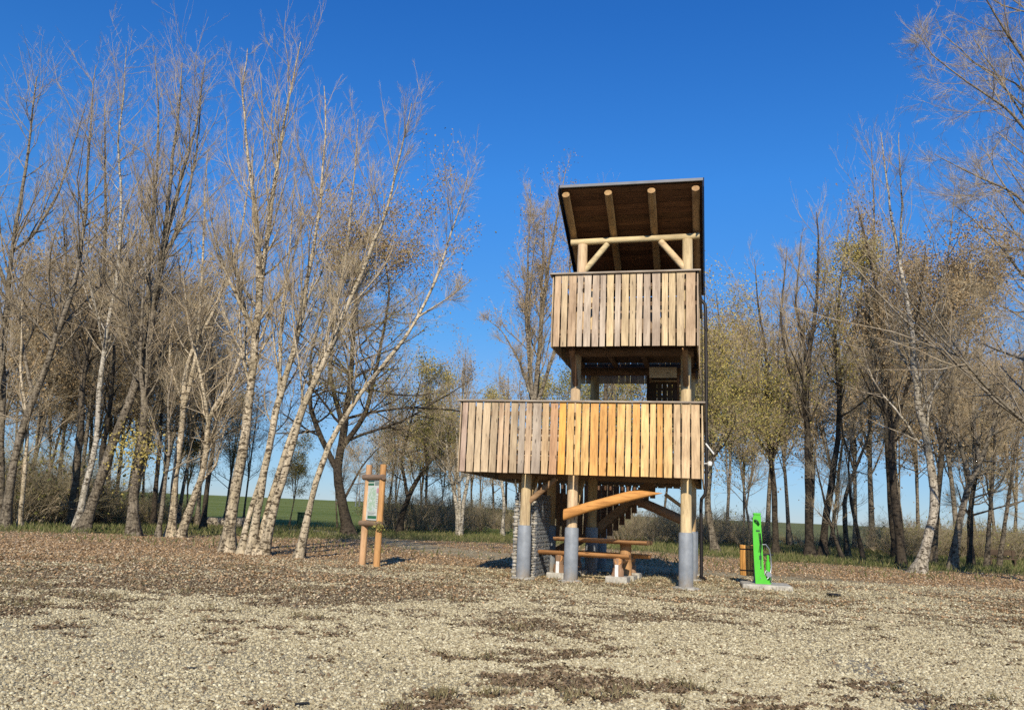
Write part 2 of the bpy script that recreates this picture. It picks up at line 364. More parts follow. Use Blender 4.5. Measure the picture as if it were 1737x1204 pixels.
gn = noise(nt, P, 1.3, 5, 0.65); gf = noise(nt, P, 45, 4, 0.7); gm = noise(nt, P, 7, 5, 0.7)
gravel = ramp(nt, sep.outputs[0], [(0.0, (0.20, 0.155, 0.09)), (0.3, (0.38, 0.315, 0.19)), (0.6, (0.51, 0.43, 0.265)), (0.9, (0.66, 0.58, 0.39))])
gravel = mix(nt, 1.0, gravel, ramp(nt, gn, [(0.3, (0.74, 0.71, 0.66)), (0.65, (1.08, 1.06, 1.02))]), 'MULTIPLY')
gravel = mix(nt, 1.0, gravel, ramp(nt, gm, [(0.3, (0.62, 0.58, 0.52)), (0.6, (1.05, 1.05, 1.05))]), 'MULTIPLY')
dust = ramp(nt, gf, [(0.3, (0.30, 0.25, 0.15)), (0.7, (0.50, 0.425, 0.265))])
c = mix(nt, math_(nt, 'MULTIPLY', attr(nt, 'smo'), 0.55), gravel, dust)
dirtc = ramp(nt, gf, [(0.28, (0.08, 0.055, 0.03)), (0.5, (0.20, 0.145, 0.085)), (0.72, (0.36, 0.28, 0.18))])
dm = math_(nt, 'MULTIPLY', attr(nt, 'dirt'), ramp(nt, gm, [(0.35, 0.35), (0.55, 1.0)]))
c = mix(nt, dm, c, dirtc)
rutc = ramp(nt, gf, [(0.3, (0.07, 0.075, 0.08)), (0.7, (0.24, 0.235, 0.225))])
c = mix(nt, math_(nt, 'MULTIPLY', attr(nt, 'rut'), 0.9), c, rutc)
litc = ramp(nt, sep2.outputs[1], [(0.0, (0.12, 0.075, 0.038)), (0.35, (0.28, 0.175, 0.09)), (0.7, (0.41, 0.27, 0.145)), (1.0, (0.56, 0.42, 0.25))])
litc = mix(nt, ramp(nt, gm, [(0.45, 0.0), (0.62, 0.6)]), litc, (0.30, 0.235, 0.15))
c = mix(nt, attr(nt, 'leaf'), c, litc)
grc = ramp(nt, gm, [(0.3, (0.075, 0.085, 0.025)), (0.5, (0.15, 0.145, 0.045)), (0.7, (0.27, 0.225, 0.10))])
c = mix(nt, attr(nt, 'grass'), c, grc)
fn = noise(nt, mapping(nt, P, (0.02, 0.12, 1)), 1.0, 5, 0.7)
fl = ramp(nt, fn, [(0.35, (0.13, 0.16, 0.03)), (0.65, (0.20, 0.22, 0.06))])
fr = ramp(nt, fn, [(0.35, (0.14, 0.15, 0.05)), (0.65, (0.21, 0.20, 0.08))])
fld = mix(nt, attr(nt, 'side'), fl, fr)
c = mix(nt, attr(nt, 'field'), c, fld)
nt.links.new(c, b.inputs['Base Color'])
hgt = math_(nt, 'ADD', math_(nt, 'MULTIPLY', vo.outputs['Distance'], -1.2), math_(nt, 'MULTIPLY', gf, 1.2))
bump(nt, hgt, b, 0.5, 0.025)
me = fast_mesh('ground', np.stack([gx, gy, z_], 1), F, M['ground'], True,
               dict(leaf=leaf, track=track, grass=grass, field=field, dirt=dirt, rut=rut, smo=smo, side=sm(-5, 25, gx)))
obj('ground', me, kind='structure')

NG = {}
SPRAY = [(0.0, 0.0, 0.0, 1.0, 0.0062)]
_r = random.Random(12)
for k_ in range(7): SPRAY.append((0.08 + 0.80 * k_ / 7, _r.uniform(0.3, 0.7), k_ * 2.4 + _r.uniform(-0.4, 0.4), _r.uniform(0.25, 0.55) * (1.15 - 0.5 * k_ / 7), 0.0046))
def group_for(prim, m):
    key = (prim, m.name)
    if key in NG: return NG[key]
    ng = bpy.data.node_groups.new(prim + '_scatter', 'GeometryNodeTree'); NG[key] = ng
    ng.interface.new_socket('Geometry', in_out='INPUT', socket_type='NodeSocketGeometry'); ng.interface.new_socket('Geometry', in_out='OUTPUT', socket_type='NodeSocketGeometry')
    gi = ng.nodes.new('NodeGroupInput'); go = ng.nodes.new('NodeGroupOutput'); ip = ng.nodes.new('GeometryNodeInstanceOnPoints')
    sz = ng.nodes.new('GeometryNodeInputNamedAttribute'); sz.data_type = 'FLOAT_VECTOR'; sz.inputs['Name'].default_value = 'size'
    tn = ng.nodes.new('GeometryNodeInputNamedAttribute'); tn.data_type = 'FLOAT_VECTOR'; tn.inputs['Name'].default_value = 'turn'
    er = ng.nodes.new('FunctionNodeEulerToRotation'); sm_ = ng.nodes.new('GeometryNodeSetMaterial'); sm_.inputs['Material'].default_value = m
    L = ng.links.new
    def cone(nv, rb, rt, d):
        pr = ng.nodes.new('GeometryNodeMeshCone'); pr.inputs['Vertices'].default_value = nv
        pr.inputs['Radius Top'].default_value = rt; pr.inputs['Radius Bottom'].default_value = rb; pr.inputs['Depth'].default_value = d; return pr.outputs['Mesh']
    if prim == 'pebble':
        pr = ng.nodes.new('GeometryNodeMeshIcoSphere'); pr.inputs['Radius'].default_value = 1; pr.inputs['Subdivisions'].default_value = 1; src = pr.outputs['Mesh']
    elif prim == 'leaf': src = cone(5, 1, 0, 0.35)
    elif prim == 'blade': src = cone(3, 0.5, 0, 1)
    else:                                                   # a spray of fine twigs along +z
        jn = ng.nodes.new('GeometryNodeJoinGeometry')
        for z0, a, az, ln, rr in SPRAY:
            tf_ = ng.nodes.new('GeometryNodeTransform')
            tf_.inputs['Translation'].default_value = (0, 0, z0); tf_.inputs['Rotation'].default_value = (0, a, az)
            L(cone(3, rr, rr * 0.45, ln), tf_.inputs['Geometry']); L(tf_.outputs[0], jn.inputs[0])
        src = jn.outputs[0]
    L(src, sm_.inputs['Geometry']); L(sm_.outputs[0], ip.inputs['Instance']); L(gi.outputs[0], ip.inputs['Points'])
    L(sz.outputs['Attribute'], ip.inputs['Scale']); L(tn.outputs['Attribute'], er.inputs[0]); L(er.outputs[0], ip.inputs['Rotation'])
    L(ip.outputs[0], go.inputs[0]); return ng
def spots(name, P_, S_, R_):
    me = bpy.data.meshes.new(name); me.vertices.add(len(P_)); me.vertices.foreach_set('co', np.ascontiguousarray(P_, np.float32).ravel())
    for k, v in (('size', S_), ('turn', R_)):
        a = me.attributes.new(k, 'FLOAT_VECTOR', 'POINT'); a.data.foreach_set('vector', np.ascontiguousarray(v, np.float32).ravel())
    return me
def scatter(name, P_, S_, R_, prim, m, parent=None, me=None):
    """points that carry a size and a turn; geometry nodes put one small solid on each"""
    me = me or spots(name, P_, S_, R_)
    o = obj(name, me, parent, kind='stuff')
    md = o.modifiers.new('scatter', 'NODES'); md.node_group = group_for(prim, m)
    return o
def cloud(n, y0, y1, power=2.0, spread=0.68):
    """random ground spots, thinner with distance"""
    u = RG.random(n); a = 1 - power
    Y = (y0 ** a + u * (y1 ** a - y0 ** a)) ** (1 / a) if abs(a) > 1e-6 else y0 * (y1 / y0) ** u
    X = (RG.random(n) * 2 - 1) * Y * spread
    return X, Y
# gravel
X, Y = cloud(400000, 5.2, 24, 1.9); lf, tk, gr, fi, di, ru, so = zones(X, Y)
k = RG.random(len(X)) < np.clip(1 - di * 0.72 - lf * 0.9 - so * 0.55 - ru * 0.7, 0.03, 1)
X, Y = X[k], Y[k]; s = 0.0042 + 0.013 * RG.random(len(X)) ** 2.8; s *= 0.75 + 0.04 * Y
S3 = np.stack([s * RG.uniform(0.8, 1.4, len(s)), s * RG.uniform(0.8, 1.3, len(s)), s * RG.uniform(0.5, 0.9, len(s))], 1)
scatter('gravel', np.stack([X, Y, height(X, Y) + s * 0.25], 1), S3, RG.uniform(-0.6, 0.6, (len(s), 3)) * [1, 1, 6], 'pebble', M['pebble'])
# dark leaf debris in the patches
X, Y = cloud(230000, 5.4, 27, 1.45); lf, tk, gr, fi, di, ru, so = zones(X, Y)
k = RG.random(len(X)) < np.clip(di * 0.9 + 0.012 + lf * 0.06, 0, 1); X, Y = X[k], Y[k]; s = 0.011 + 0.020 * RG.random(len(X)) ** 1.5
scatter('leaf_debris', np.stack([X, Y, height(X, Y) + 0.012], 1), np.stack([s, s * 0.6, s * 0.8], 1), RG.uniform(-1, 1, (len(s), 3)) * [0.9, 0.9, 3.1], 'leaf', M['debris'])
# fallen leaves under the trees
X, Y = cloud(260000, 13, 58, 1.3); lf, tk, gr, fi, di, ru, so = zones(X, Y)
k = RG.random(len(X)) < np.clip(lf * 0.85 + gr * 0.10 + (di * 0.3 + 0.02) * sm(12.5, 20, Y), 0, 1); X, Y = X[k], Y[k]; s = 0.014 + 0.022 * RG.random(len(X))
scatter('fallen_leaves', np.stack([X, Y, height(X, Y) + 0.02], 1), np.stack([s, s * 0.75, s * 0.7], 1), RG.uniform(-1, 1, (len(s), 3)) * [0.8, 0.8, 3.1], 'leaf', M['litter'])
# withered grass tufts on and around the gravel patches
X, Y = cloud(120000, 6.0, 30, 1.3); lf, tk, gr, fi, di, ru, so = zones(X, Y)
tuft = fbm(X, Y, 0.9, 77, 3)
base = np.exp(-(((X - 3.2) / 4.2) ** 2 + ((Y - 20.0) / 2.4) ** 2))
k = RG.random(len(X)) < np.clip(di * sm(0.56, 0.72, tuft) * 0.7 + base * 0.75 + lf * 0.12 * sm(0.5, 0.7, tuft), 0, 1)
X, Y = X[k], Y[k]; hgt_ = 0.03 + 0.06 * RG.random(len(X))
scatter('withered_grass', np.stack([X, Y, height(X, Y) + hgt_ * 0.4], 1), np.stack([hgt_ * 0.16, hgt_ * 0.16, hgt_], 1), RG.normal(0, 0.45, (len(X), 3)) * [1, 1, 8], 'blade', M['straw'])
# green grass under and behind the trees
X, Y = cloud(110000, 26, 80, 1.2); lf, tk, gr, fi, di, ru, so = zones(X, Y)
k = RG.random(len(X)) < np.clip(gr * 0.9 + lf * 0.04, 0, 1) * (1 - fi * 0.8); X, Y = X[k], Y[k]; hgt_ = 0.08 + 0.16 * RG.random(len(X))
scatter('grass', np.stack([X, Y, height(X, Y) + hgt_ * 0.4], 1), np.stack([hgt_ * 0.22, hgt_ * 0.22, hgt_], 1), RG.normal(0, 0.4, (len(X), 3)) * [1, 1, 8], 'blade', M['grass'])

# ------------------------------------------------------------------ TREES
def unit(v): return v / (np.linalg.norm(v, axis=-1, keepdims=True) + 1e-9)
def tubes(P_, R_, S):
    """P (n,k,3), R (n,k) -> verts, quads"""
    n, k, _ = P_.shape
    T = np.gradient(P_, axis=1); T = unit(T)
    ref = np.where(np.abs(T[:, :1, 2:3]) < 0.9, np.array([0, 0, 1.0]), np.array([1.0, 0, 0]))
    Xa = unit(np.cross(T, np.broadcast_to(ref, T.shape))); Ya = np.cross(T, Xa)
    a = np.arange(S) * 2 * np.pi / S
    V = P_[:, :, None] + (Xa[:, :, None] * np.cos(a)[:, None] + Ya[:, :, None] * np.sin(a)[:, None]) * R_[:, :, None, None]
    idx = np.arange(n * k * S).reshape(n, k, S)
    a0 = idx[:, :-1]; a1 = np.roll(a0, -1, 2); b0 = idx[:, 1:]; b1 = np.roll(b0, -1, 2)
    Fq = np.stack([a0, a1, b1, b0], -1).reshape(-1, 4)
    return V.reshape(-1, 3), Fq, np.repeat(R_.ravel(), S)
def spawn(rg, P_, R_, L_, per, t0, t1, a_mean, a_sd, lf, taper, K, up, wob, rf, rmin, jl=0.4):
    n, k, _ = P_.shape
    cnt = np.maximum(0, np.floor(per * np.ones(n) + rg.random(n))).astype(int)
    i = np.repeat(np.arange(n), cnt); m_ = len(i)
    t = t0 + (t1 - t0) * rg.random(m_) ** 0.85
    x = t * (k - 1); i0 = np.minimum(x.astype(int), k - 2); fr = (x - i0)[:, None]
    p = P_[i, i0] * (1 - fr) + P_[i, i0 + 1] * fr; tg = unit(P_[i, i0 + 1] - P_[i, i0]); r = R_[i, i0] * (1 - fr[:, 0]) + R_[i, i0 + 1] * fr[:, 0]
    rv = unit(rg.normal(size=(m_, 3))); pe = unit(rv - tg * (rv * tg).sum(1, keepdims=True))
    a = np.clip(rg.normal(a_mean, a_sd, m_), 0.12, 1.7)[:, None]
    d = tg * np.cos(a) + pe * np.sin(a)
    L = L_[i] * lf * (1 - taper * t) * np.clip(rg.normal(1, jl, m_), 0.3, 2.0)
    Q = np.zeros((m_, K, 3)); Q[:, 0] = p
    for s_ in range(1, K):
        d = unit(d + np.array([0, 0, 1.0]) * up / K + rg.normal(0, wob, (m_, 3)))
        Q[:, s_] = Q[:, s_ - 1] + d * (L / (K - 1))[:, None]
    r0 = np.maximum(np.minimum(r * rf, L * 0.022 + 0.003), rmin)
    RR = r0[:, None] * np.linspace(1, 0.30, K)[None]
    RR = np.maximum(RR, rmin * 0.7)
    return Q, RR, L
def resample(pts, K):
    pts = np.array(pts, float); d = np.r_[0, np.cumsum(np.linalg.norm(np.diff(pts, axis=0), axis=1))]
    # catmull-rom style smoothing
    tt = np.linspace(0, d[-1], K); out = np.stack([np.interp(tt, d, pts[:, j]) for j in range(3)], 1)
    for _ in range(1):
        o2 = out.copy(); o2[1:-1] = (out[:-2] + 2 * out[1:-1] + out[2:]) / 4; out = o2
    return out, d[-1]
STY = {   # per: branches per metre of stem, then twigs per branch, sprays per twig; a: angle; l: share of the parent's length; up: how they turn upwards
    'poplar': dict(per=2.6, t0=0.24, a=0.74, lf=0.30, tp=0.72, up=0.9, p2=8, a2=0.7, l2=0.42, up2=0.5, p3=1.15, a3=0.55, s=0.66),
    'upright': dict(per=2.6, t0=0.26, a=0.58, lf=0.27, tp=0.70, up=1.2, p2=8, a2=0.6, l2=0.42, up2=0.8, p3=1.2, a3=0.45, s=0.66),
    'spread': dict(per=2.6, t0=0.28, a=1.0, lf=0.38, tp=0.6, up=0.6, p2=8, a2=0.85, l2=0.42, up2=0.4, p3=2, a3=0.7, s=0.7),
    'round': dict(per=3.4, t0=0.30, a=1.1, lf=0.38, tp=0.45, up=0.35, p2=9, a2=0.8, l2=0.42, up2=0.1, p3=3, a3=0.8, s=0.75),
    'limb': dict(per=3.0, t0=0.12, a=0.85, lf=0.32, tp=0.62, up=0.7, p2=8, a2=0.8, l2=0.42, up2=0.4, p3=2.2, a3=0.7, s=0.65),
}
def grow(stems, style, seed, tw=1.0, dens=1.0, s8=9, K=24, wob=1.0, side=1.0, foot=0.45):
    """stems: [(points, r0, r1)] local coordinates.  returns trunk, branches, twig sprays (place, size, turn)"""
    rg = np.random.default_rng(seed); st = dict(STY[style]); st['p3'] *= 1.25; tv, tf, tr = [], [], []; cv, cf, cr = [], [], []; sp_, sd_, ss_ = [], [], []
    off = [0, 0]
    def add(which, V, Fq, R):
        a, b_, c_ = (tv, tf, tr) if which == 0 else (cv, cf, cr)
        a.append(V); b_.append(Fq + off[which]); c_.append(R); off[which] += len(V)
    def sprays(Q, n, a_sd, sc_):
        m0, k, _ = Q.shape
        i = np.repeat(np.arange(m0), np.floor(n + rg.random(m0)).astype(int)); t = 0.12 + 0.88 * rg.random(len(i)); x = t * (k - 1); i0 = np.minimum(x.astype(int), k - 2); fr = (x - i0)[:, None]
        p = Q[i, i0] * (1 - fr) + Q[i, i0 + 1] * fr; d = unit(unit(Q[i, i0 + 1] - Q[i, i0]) + rg.normal(0, a_sd * 0.75, (len(i), 3)) + [0, 0, 0.12])
        sp_.append(p); sd_.append(d); ss_.append(sc_ * np.clip(rg.normal(1, 0.3, len(i)), 0.4, 1.7) * (1.1 - 0.45 * t))
        e = Q[:, -1]; sp_.append(e); sd_.append(unit(Q[:, -1] - Q[:, -2])); ss_.append(sc_ * 0.9 * np.ones(m0))
    done = []
    for pts, r0, r1 in stems:
        if done and pts[0][2] > 0.3:              # a limb leaves the wood it grows from
            AP = np.concatenate([d_[0] for d_ in done]); AR = np.concatenate([d_[1] for d_ in done])
            j_ = int(np.argmin(((AP - np.array(pts[0])) ** 2).sum(1))); sh = AP[j_] - np.array(pts[0])
            pts = [np.array(p_) + sh * max(0.0, 1 - 1.4 * q_ / (len(pts) - 1)) for q_, p_ in enumerate(pts)]; r0 = min(r0, AR[j_] * 0.8)
        P0, L = resample(pts, K)
        t = np.linspace(0, 1, K); nz = np.cumsum(rg.normal(0, 0.018 * L / 12 * wob, (K, 3)), 0) * np.sin(np.pi * t)[:, None] ** 0.5
        P0 = P0 + nz * [1, 1, 0.2]
        R0 = r1 * 1.3 + (r0 - r1 * 1.3) * (1 - t) ** 1.0
        if pts[0][2] < 0.3: R0 = R0 * (1 + foot * np.exp(-t * L / 0.45))
        R0 = R0 * (1 + rg.normal(0, 0.045, K))
        Vv, Fq, Rr = tubes(P0[None], R0[None], s8)
        Vv = Vv + rg.normal(0, 0.05, Vv.shape) * Rr[:, None]
        if pts[0][2] < 0.3:
            cc = np.repeat(P0, s8, 0); rad_ = Vv - cc; aa = np.arctan2(rad_[:, 1], rad_[:, 0]); ph = rg.uniform(0, 6.28)
            Vv = cc + rad_ * (1 + (0.28 + 0.3 * np.sin(aa * 3 + ph)) * np.exp(-np.maximum(cc[:, 2:3].ravel(), 0) / 0.35))[:, None]
        add(0, Vv, Fq, Rr)
        tt_ = np.linspace(0, K - 1, K * 6); done.append((np.stack([np.interp(tt_, np.arange(K), P0[:, j_]) for j_ in range(3)], 1), np.interp(tt_, np.arange(K), R0)))
        PP, RR, LL = P0[None], R0[None], np.array([L])
        low = st['t0'] if pts[0][2] < 0.3 else 0.1
        b1 = spawn(rg, PP, RR, LL, st['per'] * L * dens * (1 - low), low, 0.99, st['a'], 0.24, st['lf'] * side, st['tp'], 8, st['up'], 0.12, 0.42, 0.006)
        add(1, *tubes(b1[0], b1[1], 4))
        b2 = spawn(rg, *b1, st['p2'] * (0.55 + 0.45 * np.clip(b1[2] / (0.14 * L), 0.3, 1.5)), 0.12, 1.0, st['a2'], 0.27, st['l2'], 0.45, 4, st['up2'], 0.15, 0.6, 0.0045)
        add(1, *tubes(b2[0], b2[1], 3))
        sprays(b2[0], st['p3'] * tw, st['a3'], st['s']); sprays(b1[0], 2.5 * tw, 0.7, st['s']); sprays(P0[None][:, :-2], 0.5 * L * tw, 0.9, st['s'] * 0.8)
    cat = lambda l: np.concatenate(l)
    d = cat(sd_); s_ = cat(ss_); p = cat(sp_); s_ = s_ * (1 - 0.5 * np.clip(p[:, 2] / p[:, 2].max(), 0, 1) ** 2); keep = rg.random(len(p)) > 0.3 * np.clip(p[:, 2] / p[:, 2].max() - 0.5, 0, 1) * 2; d, s_, p = d[keep], s_[keep], p[keep]; turn = np.stack([np.zeros(len(d)), np.arccos(np.clip(d[:, 2], -1, 1)), np.arctan2(d[:, 1], d[:, 0])], 1)
    tips = np.concatenate([p + d * s_[:, None] * rg.uniform(0.2, 1.0, (len(p), 1))])
    return (cat(tv), cat(tf), cat(tr)), (cat(cv), cat(cf), cat(cr)), tips, spots('twigs', p, np.stack([s_, s_, s_], 1), turn)
def thick(R): return np.clip((R - 0.004) / 0.06, 0, 1) * 0.8 + 0.2 * np.clip((R - 0.09) / 0.09, 0, 1)
def leaves_mesh(tips, n, size, m, seed, cond=None, spread=0.12):
    rg = np.random.default_rng(seed)
    if cond is not None: tips = tips[cond(tips)]
    if len(tips) == 0: return None
    w_ = fbm(tips[:, 0] + tips[:, 1] * 0.7, tips[:, 2], 1.6, seed % 40 + 2) ** 3; w_ = w_ / w_.sum()
    c = tips[rg.choice(len(tips), n, p=w_)] + rg.normal(0, spread, (n, 3)); s = size * (0.6 + 0.8 * rg.random(n))
    return spots('foliage', c, np.stack([s, s * 0.7, s], 1), rg.uniform(-3.1, 3.1, (n, 3)))
PALE = (0.64, 0.54, 0.385); GREY = (0.31, 0.265, 0.20); WHITE = (0.62, 0.57, 0.48); DARK = (0.10, 0.08, 0.058); MID = (0.20, 0.165, 0.12)
def tree(name, label, base, stems, col, style='poplar', seed=1, leaves=None, dens=1.0, tw=1.0, cat='tree', group=None, lean=0.0, side=1.0, K=24, foot=0.45):
    """base and stems are survey pixels in the photo: the foot fixes the distance, the stem points the shape.
       stem: (pixel points, start radius in pixels, end radius in metres[, depth swing])"""
    b0 = gnd(*base); Y0 = b0[1]; ppm = FPX / Y0
    zg = float(height(np.array([b0[0]]), np.array([b0[1]]))[0])
    rg = random.Random(seed); ss = []
    for si, s in enumerate(stems):
        pts, rp, r1 = s[0], s[1], s[2]; sw = s[3] if len(s) > 3 else rg.uniform(-1.2, 1.2) * (0.6 if si == 0 else 1)
        s0 = s[4] if len(s) > 4 else 0.0
        L = []
        if base[0] < 600 and pts[-1][1] < 200: pts = pts[:-1] + [(pts[-1][0] * 0.75 + pts[-2][0] * 0.25, pts[-1][1] * 0.75 + pts[-2][1] * 0.25)]
        for i, (x, y) in enumerate(pts):
            w3 = at(x, y, Y0 + s0 + sw * i / (len(pts) - 1))
            if i == 0 and abs(y - base[1]) < 14: w3[2] = zg - 0.12
            L.append(w3 - np.array([b0[0], b0[1], zg]))
        ss.append((L, 0.80 * rp / ppm, r1))
    (tv, tf, tr), (cv, cf, cr), tips, spr = grow(ss, style, seed, tw, dens, K=K, side=side, foot=foot)
    # keep trunk tips consistent
    t = thing(name, label, cat, (b0[0], b0[1], zg), 0, group)
    obj('trunk', fast_mesh('trunk', tv, tf, M['bark'], True, dict(thick=np.maximum(thick(tr), 0.3))), t, col=col)
    obj('crown', fast_mesh('crown', cv, cf, M['bark'], True, dict(thick=thick(cr))), t, col=col)
    scatter('twigs', None, None, None, 'spray', M['twig'], t, spr)
    for lv in (leaves or []):
        me_ = leaves_mesh(tips, lv[0], lv[1], None, seed + 5, lv[3] if len(lv) > 3 else None, lv[4] if len(lv) > 4 else 0.12)
        if me_: scatter('foliage', None, None, None, 'leaf', M[LM[lv[2]]], t, me_)
    return t
# --- left stand
tree('poplar_tree', 'bare poplar with dark trunk at the left edge, its fork spreading to the left', (2, 893),
     [([(2, 893), (0, 780), (6, 640), (14, 500), (34, 360), (52, 250), (66, 90)], 9, 0.02), ([(14, 500), (-20, 400), (-50, 260), (-60, 120)], 5, 0.02), ([(22, 430), (60, 400), (100, 330), (130, 230), (150, 160)], 4, 0.015)], GREY, 'poplar', 1)
tree('poplar_tree', 'slanting bare poplar with thin dark trunk, second from the left edge', (8, 897),
     [([(8, 897), (28, 757), (59, 678), (102, 568), (130, 489), (150, 378), (156, 260), (165, 60)], 9, 0.012), ([(59, 678), (40, 600), (30, 520), (10, 420)], 4, 0.012)], GREY, 'poplar', 2, dens=0.8)
tree('sapling', 'slim pale sapling with straight trunk just right of the slanting left-edge poplar', (33, 897),
     [([(33, 897), (42, 800), (45, 720), (36, 640), (38, 540), (45, 450)], 5, 0.012)], PALE, 'poplar', 3, dens=0.7)
tree('poplar_tree', 'thick brown-barked poplar forking behind the white leaning trunk', (122, 895),
     [([(122, 895), (130, 800), (138, 700), (142, 616), (168, 530), (180, 400), (175, 250), (178, 150)], 9, 0.015), ([(142, 640), (120, 560), (112, 460), (105, 330)], 5, 0.015), ([(168, 530), (220, 480), (245, 400), (240, 300)], 4, 0.012)], MID, 'poplar', 4)
tree('poplar_tree', 'white-barked poplar with a snaking upper trunk, tallest pale one on the left', (128, 901),
     [([(128, 901), (150, 810), (166, 740), (172, 650), (184, 550), (208, 470), (217, 331), (209, 240), (216, 150), (214, 55)], 7, 0.012, 0.6)], WHITE, 'poplar', 5, dens=0.75)
tree('poplar_tree', 'tall poplar with thick grey trunk leaning right out of the white poplar’s foot', (140, 903),
     [([(140, 903), (160, 836), (193, 734), (228, 640), (254, 544), (272, 442), (286, 300), (300, 200), (312, 75)], 11, 0.015, -0.8), ([(254, 560), (250, 440), (262, 330), (270, 200), (262, 60)], 6, 0.012), ([(272, 442), (310, 380), (335, 260), (345, 90)], 5, 0.012)], GREY, 'upright', 6, dens=0.8)
tree('bare_tree', 'short thick-trunked brown tree behind the leaning grey poplar', (172, 892),
     [([(172, 892), (171, 830), (176, 760), (190, 700), (200, 600), (190, 480)], 8, 0.02)], DARK, 'spread', 7, dens=0.8)
tree('poplar_tree', 'rough-barked upright poplar with yellow leaves beside its lower trunk', (228, 908),
     [([(228, 908), (228, 840), (240, 760), (247, 680), (256, 600), (268, 480), (300, 360), (330, 240), (345, 130), (350, 90)], 10, 0.015, 1.5), ([(247, 690), (235, 600), (238, 480), (230, 350)], 5, 0.012)], GREY, 'poplar', 8,
     leaves=[(900, 0.05, 'leaf_yellow', lambda p: (p[:, 2] < 5.0) & (p[:, 0] < 1.5), 0.5)])
tree('bare_tree', 'dark slim trunk between the rough-barked poplar and the tilted pair', (260, 893),
     [([(260, 893), (265, 820), (272, 740), (280, 640), (272, 540)], 6, 0.012)], DARK, 'spread', 9, dens=0.8)
tree('sapling', 'thin curved sapling at the foot of the tilted poplar', (268, 911),
     [([(268, 911), (280, 830), (290, 760), (285, 680), (300, 600)], 5, 0.01)], GREY, 'poplar', 10, dens=0.8)
tree('poplar_tree', 'pale tilted poplar with long straight limb rising to the right, left of the field gap', (291, 911),
     [([(291, 911), (298, 800), (312, 694), (323, 600), (360, 540), (385, 480), (412, 395), (425, 280)], 8, 0.012, 0.8), ([(312, 694), (335, 600), (342, 480), (350, 350), (352, 260)], 5, 0.012)], PALE, 'poplar', 11)
tree('poplar_tree', 'pale crooked poplar leaning right with a stub, nearest the left end of the green field', (304, 912),
     [([(304, 912), (322, 860), (339, 820), (352, 745), (352, 705), (372, 680), (388, 655), (420, 560), (430, 460)], 8, 0.012, -0.5), ([(352, 720), (340, 640), (320, 560), (310, 470)], 4, 0.01), ([(339, 820), (365, 790), (380, 720), (400, 680)], 3, 0.01)], PALE, 'poplar', 12, dens=0.8)
tree('bare_tree', 'dark thin trunk standing against the green field behind the crooked poplar', (343, 900),
     [([(343, 900), (348, 840), (356, 780), (362, 700), (352, 600), (360, 480)], 6, 0.012)], DARK, 'spread', 13, dens=0.9)
tree('poplar_tree', 'thick pale front poplar with a white limb crossing to the upper left', (386, 937),
     [([(386, 937), (394, 870), (409, 789), (424, 700), (434, 620), (449, 473), (462, 350), (478, 237), (502, 130), (513, 52)], 12, 0.012, 0.8),
      ([(434, 570), (410, 520), (385, 470), (360, 420), (345, 360)], 5, 0.010), ([(442, 520), (438, 400), (420, 280), (404, 150), (425, 60)], 6, 0.010)], PALE, 'upright', 14, dens=1.0)
tree('poplar_tree', 'clump of four pale poplar stems from one foot, left of the single leaning stem', (430, 941),
     [([(424, 940), (440, 860), (456, 749), (476, 660), (500, 591), (519, 473), (540, 330), (549, 210), (550, 125)], 9, 0.010, 1.0),
      ([(445, 938), (470, 850), (492, 773), (510, 700), (539, 631), (575, 540), (604, 480), (632, 400), (655, 355), (680, 250), (705, 150)], 9, 0.010, -0.8),
      ([(410, 932), (420, 880), (436, 830), (470, 700), (478, 560), (490, 420), (500, 300)], 6, 0.010, 1.5),
      ([(433, 941), (452, 880), (474, 800), (500, 720), (545, 610), (585, 450), (600, 300), (610, 170)], 7, 0.010, 2.0)], PALE, 'upright', 15, dens=0.95, K=26)
tree('poplar_tree', 'single pale poplar stem leaning far right toward the info board', (505, 947),
     [([(505, 947), (520, 880), (539, 797), (571, 726), (626, 647), (689, 568), (720, 510), (745, 450), (776, 350), (795, 290)], 7.5, 0.008, 1.0),
      ([(715, 530), (760, 505), (800, 475)], 3, 0.008)], PALE, 'poplar', 16, dens=0.85, side=0.8)
tree('willow_tree', 'dark forked tree with round tan-tipped crown behind the front poplars', (592, 908),
     [([(592, 908), (580, 850), (568, 800), (580, 740), (592, 640), (600, 540), (610, 400)], 11, 0.03), ([(568, 800), (540, 740), (525, 690), (530, 600), (560, 480)], 7, 0.02),
      ([(575, 760), (620, 700), (640, 600), (660, 500), (650, 410)], 6, 0.02), ([(582, 730), (560, 640), (570, 520), (590, 430)], 6, 0.02), ([(590, 850), (620, 790), (650, 752), (685, 748)], 3, 0.008)], DARK, 'round', 57, dens=0.75,
     leaves=[(15000, 0.05, 'leaf_brown', lambda p: p[:, 2] > 15.0, 0.3), (6000, 0.05, 'leaf_green', lambda p: p[:, 2] > 5.0, 0.4)])
tree('bare_tree', 'dark leaning tree with thin arched crown just right of the info board', (676, 905),
     [([(676, 905), (682, 870), (700, 825), (722, 790), (750, 760), (770, 700)], 7, 0.015), ([(690, 845), (680, 780), (700, 700), (720, 620)], 4, 0.012), ([(722, 790), (720, 720), (735, 640)], 4, 0.012)], DARK, 'spread', 18, dens=1.0,
     leaves=[(6000, 0.05, 'leaf_green', None, 0.3)])
tree('bare_tree', 'small white multi-stemmed tree fanning out left of the tower deck', (778, 910),
     [([(778, 910), (775, 860), (762, 800), (755, 720), (750, 640)], 5, 0.012), ([(780, 910), (785, 860), (795, 800), (790, 720), (785, 600)], 5, 0.012), ([(779, 910), (780, 850), (776, 770), (772, 680)], 4, 0.012)], WHITE, 'upright', 19, dens=1.0)
